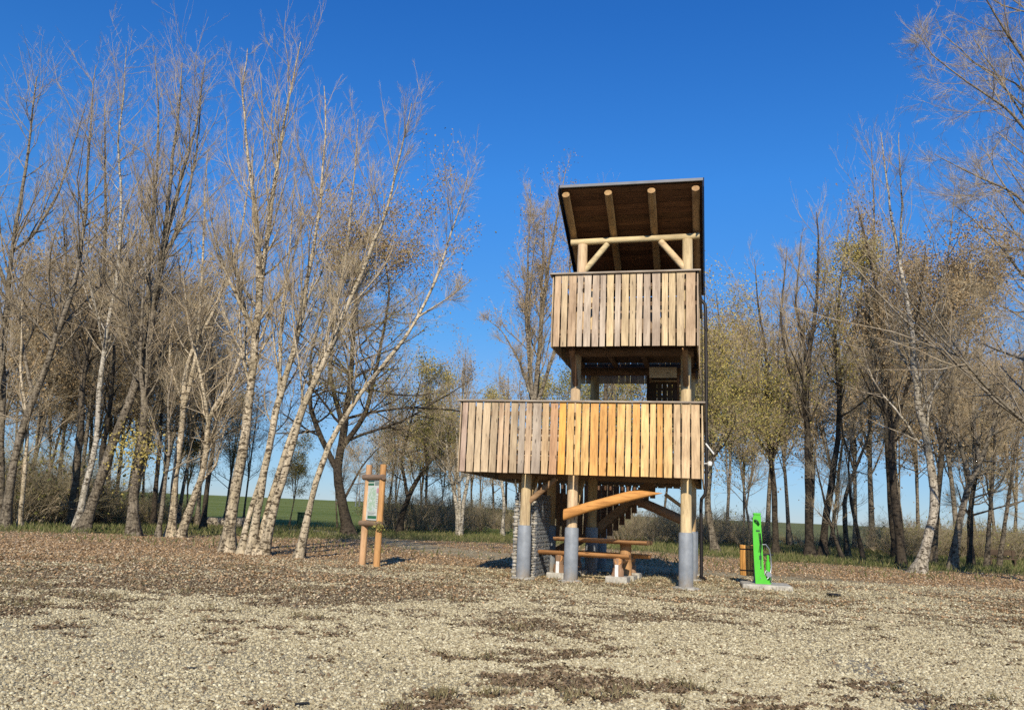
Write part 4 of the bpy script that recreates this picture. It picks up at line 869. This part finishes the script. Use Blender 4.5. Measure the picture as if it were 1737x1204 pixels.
for j in range(20): obj('board', board_mesh(0.148, 1.36, 700 + j), rw_, (-1.48 + j * 0.156, -0.048, 0.70), col=jit((0.30, 0.22, 0.15), 0.15))
# big diagonal half log under the deck front
pp = [loc_at(x, y, -0.4) for x, y in ((955, 882), (1000, 867), (1050, 854), (1095, 843), (1124, 836), (1087, 831), (1067, 832), (1000, 850), (956, 863))]
cx = sum(q_[0] for q_ in pp) / 9; cz = sum(q_[1] for q_ in pp) / 9; poly = [(x - cx, z - cz) for x, z in pp]
bot = sorted([q_ for q_ in poly[:5]]); top_ = sorted([poly[4]] + poly[5:]); K_ = 26; x0, x1 = poly[0][0], poly[4][0]; mbd = MB(); vv = []; S_ = 14
for k in range(K_):
    x = x0 + (x1 - x0) * k / (K_ - 1) * 0.995; zb_ = float(np.interp(x, [q_[0] for q_ in bot], [q_[1] for q_ in bot])); zt_ = float(np.interp(x, [q_[0] for q_ in top_], [q_[1] for q_ in top_]))
    for i in range(S_):
        a = 2 * math.pi * i / S_; e = 0.62
        vv.append((x, 0.12 * math.copysign(abs(math.cos(a)) ** e, math.cos(a)) * min(1, (zt_ - zb_) / 0.15 + 0.15), (zb_ + zt_) / 2 + max(0.005, (zt_ - zb_) / 2) * math.copysign(abs(math.sin(a)) ** e, math.sin(a))))
mbd.add(vv, [(k * S_ + i, k * S_ + (i + 1) % S_, (k + 1) * S_ + (i + 1) % S_, (k + 1) * S_ + i) for k in range(K_ - 1) for i in range(S_)] + [tuple(range(S_))[::-1], tuple((K_ - 1) * S_ + i for i in range(S_))])
obj('diagonal_beam', mbd.me('diagonal_beam', M['woodx'], True), tower, (cx, -0.30, cz), col=(0.64, 0.31, 0.09))
A = loc_at(1080, 848, 2.7); B = loc_at(1158, 882, 2.7); beam((A[0], 2.7, A[1]), (B[0], 2.7, B[1]), 0.13, jit((0.3, 0.18, 0.1)), 31, 'diagonal_beam')
A = loc_at(1128, 838, 2.9); B = loc_at(1158, 860, 2.9); beam((A[0], 2.9, A[1]), (B[0], 2.9, B[1]), 0.05, jit(YEL), 32, 'knee_brace')
beam((-2.64, -0.02, 4.6), (-2.60, -0.95, 5.35), 0.07, jit((0.3, 0.18, 0.1)), 37, 'knee_brace', m='woody'); beam((0.0, -0.02, 4.6), (0.0, -0.95, 5.35), 0.07, jit((0.3, 0.18, 0.1)), 38, 'knee_brace', m='woody')
beam((-3.78, 0.05, 1.75), (-3.75, 1.0, 2.40), 0.08, jit(YEL), 33, 'knee_brace', m='woody'); beam((-3.70, 0.0, 1.8), (-3.05, 0.0, 2.38), 0.07, jit((0.35, 0.22, 0.12)), 34, 'knee_brace')
beam((-2.64, 0.08, 1.55), (-2.6, 1.2, 2.38), 0.085, jit(YEL), 35, 'knee_brace', m='woody'); beam((0.03, 0.1, 1.5), (0.05, 1.1, 2.38), 0.08, jit(YEL), 36, 'knee_brace', m='woody')
# stairs: dog-leg flight clad with hanging boards that end in steps
def flight(u0, z0, u1, z1, v0, v1, n, name='staircase'):
    dx = (u1 - u0) / n; dz = (z1 - z0) / n; mb = MB()
    for v in (v0, v1):
        mb.add([(u0, v - 0.025, z0 - 0.15), (u0, v - 0.025, z0 + 0.12), (u1, v - 0.025, z1 + 0.12), (u1, v - 0.025, z1 - 0.15), (u0, v + 0.025, z0 - 0.15), (u0, v + 0.025, z0 + 0.12), (u1, v + 0.025, z1 + 0.12), (u1, v + 0.025, z1 - 0.15)],
               [(0, 1, 2, 3), (7, 6, 5, 4), (0, 4, 5, 1), (1, 5, 6, 2), (2, 6, 7, 3), (3, 7, 4, 0)])
    s = obj(name, mb.me(name, M['woodx']), tower, col=jit((0.32, 0.19, 0.11)))
    tm = MB().box(-abs(dx) * 0.62, abs(dx) * 0.62, (v0 - v1) / 2 + 0.03, (v1 - v0) / 2 - 0.03, -0.02, 0.02, 0.004).me('tread', M['woody'])
    for i in range(n): obj('tread', tm, s, (u0 + (i + 0.5) * dx, (v0 + v1) / 2, z0 + (i + 0.5) * dz), col=jit((0.36, 0.22, 0.12)))
    return s
fl1 = flight(-2.75, 0.95, -0.95, 2.55, 3.1, 4.0, 9); fl2 = flight(-2.9, 0.95, -4.4, 0.05, 3.1, 4.0, 6); 
zb = [1.95, 1.80, 1.62, 1.42, 1.22, 1.05, 0.98, 0.92, 0.90, 0.90, 0.92, 0.96, 1.02, 1.17, 1.33, 1.50, 1.67, 1.83, 1.98, 2.10]
for j, z in enumerate(zb):
    u = -4.25 + j * 0.17; ht = 2.40 - z
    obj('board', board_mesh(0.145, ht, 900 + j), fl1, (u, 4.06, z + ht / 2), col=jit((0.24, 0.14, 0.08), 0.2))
for j in range(8):
    u = -4.15 + j * 0.16; obj('baluster', MB().box(-0.05, 0.05, -0.015, 0.015, -0.6, 0.6).me('baluster', M['wood']), fl2, (u, 3.02, 1.55 - abs(j - 3) * 0.02), col=jit((0.24, 0.14, 0.08), 0.2))
for j in range(6):
    obj('board', board_mesh(0.13, 1.35, 950 + j), tower, (-1.05 + j * 0.137, 2.78, 4.72), col=jit((0.10, 0.06, 0.035), 0.2))  # added dark boards, their colour stands in for the shade between the decks
# second flight climbs towards the front under the upper deck
for u in (-1.02, -0.28):
    A = Vector((u, 4.9, 2.8)); B = Vector((u, 1.3, 5.62)); T_ = (B - A)
    obj('stringer', MB().add([(x, y, z) for x in (-0.03, 0.03) for (y, z) in ((4.9, 2.86), (4.9, 3.1), (2.75, 5.45), (2.75, 5.20))], [(0, 1, 2, 3), (7, 6, 5, 4), (0, 4, 5, 1), (1, 5, 6, 2), (2, 6, 7, 3), (3, 7, 4, 0)]).me('stringer', M['woody']), tower, (u, 0, 0), col=jit((0.35, 0.22, 0.13)))
tm = MB().box(-0.34, 0.34, -0.13, 0.13, -0.02, 0.02, 0.004).me('tread', M['woodx'])
for i in range(13): obj('tread', tm, tower, (-0.65, 4.75 - i * 0.16, 3.0 + i * 0.185), col=jit(YEL))
obj('riser', MB().box(-0.33, 0.33, -0.015, 0.015, -0.13, 0.13, 0.004).me('riser', M['woodx']), tower, (-0.56, 0.35, 5.03), (0.3, 0, 0), col=(0.64, 0.46, 0.26))
# downpipe on the right rear corner, cable on the left
R_x = 0.46
def sp(px, py, v): u_, z_2 = loc_at(px, py, v); return (u_, v, z_2)
obj('downpipe', MB().tube([sp(1187, 500, 2.95), sp(1189, 508, 2.95), sp(1196, 516, 2.95), sp(1197, 530, 2.95), sp(1198, 660, 2.95), sp(1198, 820, 2.95), sp(1196, 838, 2.95), sp(1190, 846, 2.95), sp(1189, 862, 2.95), sp(1190, 975, 2.95), (0.30, 2.95, 0.12), (0.42, 2.7, 0.05)], 0.045, 10).me('downpipe', M['darkmetal'], True), tower)
obj('lightning_rod', MB().tube([sp(1190, 505, 2.7), sp(1191, 600, 2.7), sp(1191, 700, 2.7)], 0.014, 6).me('lightning_rod', M['darkmetal']), tower)
for y in (560, 640, 730, 800, 900):
    q_ = sp(1198 if y < 840 else 1190, y, 2.95); obj('pipe_bracket', MB().lathe([(0.055, -0.02), (0.055, 0.02)], 12).me('pipe_bracket', M['darkmetal']), tower, q_)
obj('cable', MB().tube([sp(949, 588, -0.2), sp(948, 600, 0.3), sp(950, 610, 0.9)], 0.012, 6).me('cable', M['rubber']), tower)
# little white spout with lamp beside the railing
q_ = Vector(sp(1197, 752, 1.0)); q2 = Vector(sp(1211, 770, 1.0)); q3 = Vector(sp(1204, 786, 1.0)); q3w = Vector((0.40, 1.0, q3.z))
fl_ = obj('lamp_arm', MB().tube([q_, q2], 0.02, 8).me('lamp_arm', M['white']), tower); obj('lamp', MB().lathe([(0.01, -0.07), (0.05, -0.05), (0.065, 0), (0.05, 0.05), (0.01, 0.06)], 14).me('lamp', M['white'], True), fl_, q3)
obj('bracket', MB().tube([q3w, q3], 0.012, 6).me('bracket', M['white']), fl_)

# ------------------------------------------------------------------ GABION
gw = thing('gabion_wall', 'upright stone-filled wire gabion pillar standing behind the left tower post', 'stone wall', (TX, TY, 0), -TH)
GU0, GU1, GV0, GV1, GH = -4.13, -3.60, 0.42, 2.2, 2.0
rg = np.random.default_rng(5)
import bmesh
bm = bmesh.new(); bmesh.ops.create_icosphere(bm, subdivisions=1, radius=1); bm.verts.index_update()
IV = np.array([v.co[:] for v in bm.verts]); IF = np.array([[v.index for v in f.verts] for f in bm.faces]); bm.free()
st = []
def face_stones(a0, a1, z0, z1, fn, sz=0.055):
    z = z0
    while z < z1:
        a = a0 + rg.random() * 0.03
        while a < a1:
            wd = sz * rg.uniform(0.8, 1.6); st.append((fn(a, z + rg.normal(0, 0.006)), wd)); a += wd * 1.45
        z += sz * 1.15
face_stones(GU0 + 0.03, GU1, 0.03, GH, lambda a, z: (a, GV0 + 0.03, z)); face_stones(GV0, GV1, 0.03, GH, lambda a, z: (GU1 - 0.03, a, z)); face_stones(GV0, GV1, 0.03, GH, lambda a, z: (GU0 + 0.03, a, z), 0.075)
vs, fs, ts = [], [], []
for i, (c_, wd) in enumerate(st):
    V = IV * (1 + rg.normal(0, 0.13, (12, 1))) * [wd * 0.8, wd * 0.8, wd * 0.52]; vs.append(V + c_); fs.append(IF + i * 12); ts += [rg.random()] * 12
obj('stones', fast_mesh('stones', np.concatenate(vs), np.concatenate(fs), M['stone'], False, dict(tint=ts)), gw, kind='stuff')
obj('core', MB().box(GU0 + 0.06, GU1 - 0.06, GV0 + 0.06, GV1 - 0.05, 0, GH - 0.02).me('core', M['stone']), gw)
mb = MB()
for i in range(6): a = GU0 + (GU1 - GU0) * i / 5; mb.box(a - 0.003, a + 0.003, GV0 - 0.035, GV0 - 0.029, 0, GH)
for i in range(18): a = GV0 - 0.03 + (GV1 - GV0) * i / 17; mb.box(GU1 + 0.028, GU1 + 0.034, a - 0.003, a + 0.003, 0, GH)
for i in range(20):
    z = 0.02 + (GH - 0.02) * i / 19; mb.box(GU0, GU1 + 0.03, GV0 - 0.042, GV0 - 0.036, z, z + 0.006); mb.box(GU1 + 0.036, GU1 + 0.042, GV0 - 0.03, GV1, z, z + 0.006)
obj('wire_cage', mb.me('wire_cage', M['steel']), gw)

# ------------------------------------------------------------------ PICNIC SET
def locw(px, py, z):
    d = ray(px, py); s = (z - CAM_H) / d[2]; return d * s
pR = gnd(1050, 988); pL = gnd(946, 981); ax = (pR - pL); Lp = float(np.linalg.norm(ax)); pa = math.atan2(ax[1], ax[0])
tb = thing('picnic_table', 'rustic half-log picnic table with a bench, on concrete feet under the tower', 'picnic table', (*((pR + pL) / 2)[:2], 0), pa)
hl = Lp / 2
def halflog(L_, r, w_, m, col, name, loc, parent, rot=(0, 0, 0)):
    S_ = 12; K = 6; v = []; rg_ = random.Random(hash(name) % 99)
    for k in range(K):
        x = -L_ / 2 + L_ * k / (K - 1)
        for i in range(S_ + 1):
            a = math.pi + math.pi * i / S_; v.append((x, w_ * math.cos(a) * (1 + 0.03 * math.sin(k * 2.1 + i)), r * math.sin(a) * (1 + 0.04 * math.sin(k * 1.3 + i * 2))))
    n = S_ + 1
    f = [(k * n + i, k * n + i + 1, (k + 1) * n + i + 1, (k + 1) * n + i) for k in range(K - 1) for i in range(S_)]
    f += [(k * n, (k + 1) * n, (k + 1) * n + S_, k * n + S_) for k in range(K - 1)] + [tuple(range(n))[::-1], tuple((K - 1) * n + i for i in range(n))]
    me_ = mesh(name, v, f, m); me_.shade_smooth(); me_.set_sharp_from_angle(angle=0.7)
    return obj(name, me_, parent, loc, rot, col=col)
OW = (0.58, 0.30, 0.12)
halflog(Lp + 0.75, 0.11, 0.17, M['woodx'], OW, 'seat', (-0.12, 0.0, 0.66), tb)
halflog(Lp + 0.75, 0.11, 0.17, M['woodx'], OW, 'seat', (0.1, 1.75, 0.62), tb)
for k in range(3): halflog(Lp + 0.85, 0.10, 0.165, M['woodx'], jit((0.5, 0.28, 0.13)), 'tabletop_log', (0.15, 0.62 + k * 0.33, 0.98), tb)
cr_ = random.Random(4)
for s_ in (-1, 1):
    for y_, zz in ((0.0, 0.56), (1.75, 0.52)):
        lg = obj('leg', MB().log((0, 0, 0.12), (0, 0, 0.34), 0.15, 0.13, 12, 4, 0.1, s_ + y_).log((0, 0, 0.34), (0, 0, zz), 0.10, 0.12, 12, 4, 0.08, s_ * 3 + y_).me('leg', M['wood'], True), tb, (s_ * hl * 0.96, y_, 0), col=jit((0.34, 0.22, 0.14), 0.1))
        obj('concrete_foot', MB().box(-0.26, 0.26, -0.24, 0.24, -0.06, 0.15, 0.015).me('concrete_foot', M['concrete']), lg)
        obj('steel_strap', MB().box(-0.04, 0.04, -0.175, -0.16, 0.14, 0.42).me('steel_strap', M['white']), lg)
    lg = obj('leg', MB().log((0, 0, 0.1), (0, 0, 0.5), 0.17, 0.15, 12, 4, 0.1, s_ + 9).log((0, 0, 0.5), (0, 0, 0.89), 0.13, 0.15, 12, 4, 0.08, s_ * 5).me('leg', M['wood'], True), tb, (s_ * hl * 0.96, 0.95, 0), col=jit((0.50, 0.28, 0.13), 0.1))
    obj('concrete_foot', MB().box(-0.26, 0.26, -0.28, 0.28, -0.06, 0.13, 0.015).me('concrete_foot', M['concrete']), lg)
    obj('cross_log', MB().log((0, 0, 0), (0, 1.95, 0), 0.085, 0.085, 12, 5, 0.05, s_).me('cross_log', M['woody'], True), tb, (s_ * hl * 0.96 + 0.02, -0.1, 0.50), col=OW)

# ------------------------------------------------------------------ INFO BOARD
bL = gnd(613, 956); bR = gnd(640, 962); ax = bR - bL; ba = math.atan2(ax[1], ax[0]); W_ = 0.80
bc = (bL + bR) / 2; ba = -0.86
ib = thing('info_board', 'wooden notice board with a map panel between two log posts', 'notice board', (*bc[:2], 0), ba)
sc_ = bc[1] / FPX
HB = 2.72
for s_, hh in ((-1, 2.66), (1, 2.66)):
    obj('post', MB().log((0, 0, -0.1), (0, 0, hh), 0.092, 0.085, 14, 10, 0.05, s_ * 4).me('post', M['wood'], True), ib, (s_ * 0.36, 0, 0), col=jit((0.62, 0.42, 0.22) if s_ < 0 else (0.60, 0.34, 0.13), 0.03))
obj('top_rail', MB().log((-0.50, 0, 0), (0.50, 0, 0), 0.078, 0.072, 12, 6, 0.06, 3).me('top_rail', M['woodx'], True), ib, (0, -0.06, 2.32), col=(0.24, 0.17, 0.12))
obj('bottom_rail', MB().log((-0.50, 0, 0), (0.50, 0, 0), 0.075, 0.075, 12, 6, 0.06, 5).me('bottom_rail', M['woodx'], True), ib, (0, -0.06, 1.09), col=(0.27, 0.19, 0.12))
pn_ = obj('panel', MB().box(-0.30, 0.30, -0.02, 0.02, 1.18, 2.26, 0.004).me('panel', M['poster']), ib, (0, -0.02, 0))
for nm, x0, x1, z0, z1, mm in (('header_band', -0.28, 0.02, 2.10, 2.16, 'printgreen'), ('header_band', -0.28, 0.02, 2.19, 2.22, 'printgreen'), ('footer_band', -0.20, 0.24, 1.22, 1.30, 'printgreen'), ('map_print', -0.24, 0.14, 1.42, 2.06, 'map'),
                             ('photo_print', 0.17, 0.27, 1.90, 2.03, 'printpink'), ('logo_print', 0.06, 0.26, 2.10, 2.20, 'printgrey')):
    obj(nm, MB().box(x0, x1, -0.0245, -0.0205, z0, z1).me(nm, M[mm]), pn_)
for i in range(6): obj('text_line', MB().box(0.17, 0.27 - (i % 3) * 0.02, -0.0245, -0.0205, 1.80 - i * 0.06, 1.815 - i * 0.06).me('text_line', M['printgrey']), pn_)
for i in range(3): obj('text_line', MB().box(-0.20, 0.20 - i * 0.05, -0.0245, -0.0205, 1.38 - i * 0.025, 1.389 - i * 0.025).me('text_line', M['printgrey']), pn_)
scatter('sprig', None, None, None, 'leaf', M['lg'], ib, leaves_mesh(np.array([[0.5, -0.1, 1.02]]), 60, 0.03, None, 4, None, 0.06))

# ------------------------------------------------------------------ BIKE REPAIR STATION and BIN
g0 = gnd(1299, 998)
bs = thing('repair_station', 'bright green bicycle repair stand with air pump on a concrete slab', 'repair station', (g0[0], g0[1], 0), -0.22)
slab = obj('slab', MB().box(-0.56, 0.58, -0.42, 0.75, -0.06, 0.11, 0.025).me('slab', M['concrete']), bs)
def bx(px, py):
    w3 = at(px, py, g0[1]); return ((w3[0] - g0[0]) / math.cos(0.22), w3[2])
col_ = [bx(x, y) for x, y in ((1283, 997), (1313, 997), (1302, 985), (1296, 972), (1294, 940), (1292, 905), (1291, 890), (1291, 876), (1288, 871), (1281, 871), (1278, 877), (1278, 905), (1280, 950))]
cx = 0; 
column = obj('column', MB().prism(col_, -0.07, 0.07).me('column', M['green']), bs, (0, 0, 0.0))
a0 = bx(1293, 965); a1 = bx(1292, 905); obj('tool_slot', MB().box(-0.012, 0.012, -0.074, -0.0715, 0, a1[1] - a0[1]).me('tool_slot', M['dgreen']), column, ((a0[0] + a1[0]) / 2 - 0.03, 0, a0[1]))
a0 = bx(1286, 900); obj('handle_slot', MB().box(-0.045, 0.045, -0.076, -0.0715, -0.02, 0.02).me('handle_slot', M['dgreen']), column, (a0[0], 0, a0[1]))
a0 = bx(1285, 884); obj('hanger_arm', MB().tube([(a0[0] - 0.06, -0.075, a0[1] + 0.02), (a0[0] - 0.05, -0.14, a0[1] + 0.03), (a0[0], -0.16, a0[1] + 0.0), (a0[0] + 0.03, -0.13, a0[1] - 0.06), (a0[0] + 0.03, -0.075, a0[1] - 0.07)], 0.022, 8).me('hanger_arm', M['dgreen'], True), column)
a0 = bx(1285, 873); obj('column_cap', MB().box(-0.095, 0.085, -0.085, 0.085, 0.0, 0.045, 0.01).me('column_cap', M['green']), column, (a0[0], 0, a0[1]))
for zz in (0.25, 0.5, 1.15): obj('bolt', MB().log((0, -0.085, 0), (0, -0.07, 0), 0.012, 0.012, 8, 2, 0).me('bolt', M['steel']), column, (bx(1290, 950)[0], 0, zz))
obj('decal', MB().box(-0.028, 0.028, -0.073, -0.0712, -0.05, 0.05).me('decal', M['dgreen']), column, (bx(1290, 940)[0], 0, 0.72))
for k in range(3): obj('tool_cable', MB().tube([(bx(1287, 900)[0] + k * 0.02, -0.075, 1.30), (bx(1287, 900)[0] + 0.03 + k * 0.02, -0.11, 1.05), (bx(1287, 900)[0] + k * 0.025, -0.09, 0.85)], 0.006, 6).me('tool_cable', M['rubber']), column)
q_ = bx(1304, 975); pump = obj('pump', MB().lathe([(0.075, 0.11), (0.075, 0.14), (0.055, 0.15), (0.055, 0.62), (0.03, 0.63), (0.03, 0.78)], 18).me('pump', M['green'], True), bs, (q_[0], 0.22, 0))
obj('pump_handle', MB().log((-0.13, 0, 0.79), (0.13, 0, 0.79), 0.022, 0.022, 10, 4, 0).me('pump_handle', M['rubber'], True), pump)
obj('pump_base', MB().box(-0.16, 0.16, -0.05, 0.05, 0.111, 0.13, 0.004).me('pump_base', M['steel']), pump)
obj('hose', MB().tube([(-0.18, -0.1, 1.02), (-0.05, -0.1, 1.03), (0.03, -0.1, 0.92), (0.06, -0.1, 0.72), (0.07, -0.08, 0.5), (0.03, -0.16, 0.3), (-0.05, -0.2, 0.22), (-0.12, -0.2, 0.3), (-0.06, -0.2, 0.42), (0.04, -0.18, 0.36), (0.06, -0.14, 0.2), (0.04, -0.06, 0.14)], 0.013, 8).me('hose', M['steel'], True), pump)
obj('gauge', MB().log((0, -0.2, 0.33), (0, -0.15, 0.33), 0.065, 0.065, 16, 2, 0).me('gauge', M['steel'], True), pump)

g1 = gnd(1271, 991)
bn = thing('litter_bin', 'orange wooden-slatted litter bin on a grey post beside the green stand', 'litter bin', (g1[0], g1[1], 0), 0.1)
obj('post', MB().lathe([(0.10, 0.0), (0.10, 0.03), (0.045, 0.12), (0.045, 0.98), (0.02, 1.0)], 14).me('post', M['steel'], True), bn, (0.05, -0.275, 0))
drum = obj('liner', MB().lathe([(0.17, 0.22), (0.19, 0.26), (0.19, 0.94), (0.17, 0.94), (0.17, 0.3)], 20).me('liner', M['steel'], True), bn)
slm = MB().box(-0.037, 0.037, -0.012, 0.012, -0.375, 0.375, 0.004).me('slat', M['wood'])
for i in range(16):
    a = 2 * math.pi * i / 16; obj('slat', slm, bn, (0.215 * math.cos(a), 0.215 * math.sin(a), 0.60), (0, 0, a + math.pi / 2), col=jit((0.78, 0.40, 0.12), 0.08))
for z in (0.34, 0.86): obj('hoop', MB().lathe([(0.225, z), (0.232, z), (0.232, z + 0.03), (0.225, z + 0.03)], 24).me('hoop', M['darkmetal']), bn)

# ------------------------------------------------------------------ SMALL THINGS FURTHER OFF
g2 = gnd(366, 897); lgp = gnd(320, 891); rgp = gnd(414, 896)
fl = thing('fallen_log', 'pale fallen trunk lying in the grass in front of the green field', 'log', (*((lgp + rgp) / 2)[:2], 0), math.atan2(rgp[1] - lgp[1], rgp[0] - lgp[0]))
LL = float(np.linalg.norm(rgp - lgp)); o = obj('trunk', MB().log((-LL / 2, 0, 0.28), (LL / 2, 0, 0.32), 0.22, 0.33, 14, 12, 0.08, 2).me('trunk', M['bark'], True), fl, col=(0.55, 0.49, 0.40))
o.data.attributes.new('thick', 'FLOAT', 'POINT').data.foreach_set('value', np.ones(len(o.data.vertices), np.float32))
obj('stub', MB().log((LL * 0.2, 0, 0.5), (LL * 0.26, 0.1, 0.95), 0.07, 0.04, 8, 3).me('stub', M['woodx']), fl, col=(0.3, 0.25, 0.2))
g3 = gnd(513, 893)
cb = thing('waste_container', 'small dark green container standing at the near edge of the green field', 'container', (g3[0], g3[1], float(height(g3[:1], g3[1:2])[0])), 0.2)
obj('body', MB().box(-0.42, 0.42, -0.4, 0.4, 0.12, 0.95, 0.03).me('body', M['dgreen']), cb); obj('lid', MB().box(-0.46, 0.46, -0.44, 0.42, 0.955, 1.05, 0.03).me('lid', M['dgreen']), cb)
for sx in (-0.35, 0.35): obj('wheel', MB().log((sx - 0.04, -0.3, 0.1), (sx + 0.04, -0.3, 0.1), 0.1, 0.1, 12, 2, 0).me('wheel', M['rubber']), cb)
g4 = at(605, 872, 190.0); zp = float(height(g4[:1], g4[1:2])[0])
up = thing('utility_pole', 'thin lattice power pole far out in the field left of the info board', 'power pole', (g4[0], g4[1], zp))
obj('mast', MB().log((-0.45, 0, -0.3), (0, 0, 8.6), 0.13, 0.08, 8, 4, 0).log((0.45, 0, -0.3), (0, 0, 8.6), 0.13, 0.08, 8, 4, 0).me('mast', M['steel']), up)
for z in (7.2, 8.1): obj('crossarm', MB().box(-0.9, 0.9, -0.06, 0.06, z, z + 0.14).me('crossarm', M['steel']), up)
g5 = gnd(1701, 964)
pb = thing('park_bench', 'small dark wooden bench on the grass by the right edge', 'bench', (g5[0], g5[1], 0), -0.3)
obj('seat', MB().box(-0.62, 0.62, -0.2, 0.2, 0.42, 0.47, 0.01).me('seat', M['woodx']), pb, col=(0.10, 0.07, 0.045))
obj('backrest', MB().box(-0.62, 0.62, 0.20, 0.24, 0.60, 0.86, 0.01).me('backrest', M['woodx']), pb, col=(0.10, 0.07, 0.045))
for sx in (-0.5, 0.5):
    for sy in (-0.15, 0.2): obj('leg', MB().box(sx - 0.035, sx + 0.035, sy - 0.035, sy + 0.035, -0.02, 0.42 if sy < 0 else 0.86).me('leg', M['wood']), pb, col=(0.10, 0.07, 0.045))
g6 = gnd(1414, 1011)
obj_ = thing('drain_cover', 'small dark flat lid lying in the gravel right of the concrete slab', 'lid', (g6[0], g6[1], 0.03), 0.2, me=MB().box(-0.12, 0.12, -0.1, 0.1, -0.02, 0.03, 0.008).me('drain_cover', M['rubber']))
for i, (px, py) in enumerate(((322, 1136), (512, 1198))):
    g7 = gnd(px, py); z = float(height(g7[:1], g7[1:2])[0])
    mbb = MB().log((-0.05, 0, 0.012), (0.05, 0.02, 0.016), 0.012, 0.008, 7, 5, 0.2, i)
    t_ = thing('clod', ['dark clod on the pale gravel at the lower left', 'dark clod at the very bottom edge of the gravel'][i], 'clod', (g7[0], g7[1], z), 0.3 * i, me=mbb.me('clod', M['rubber']))
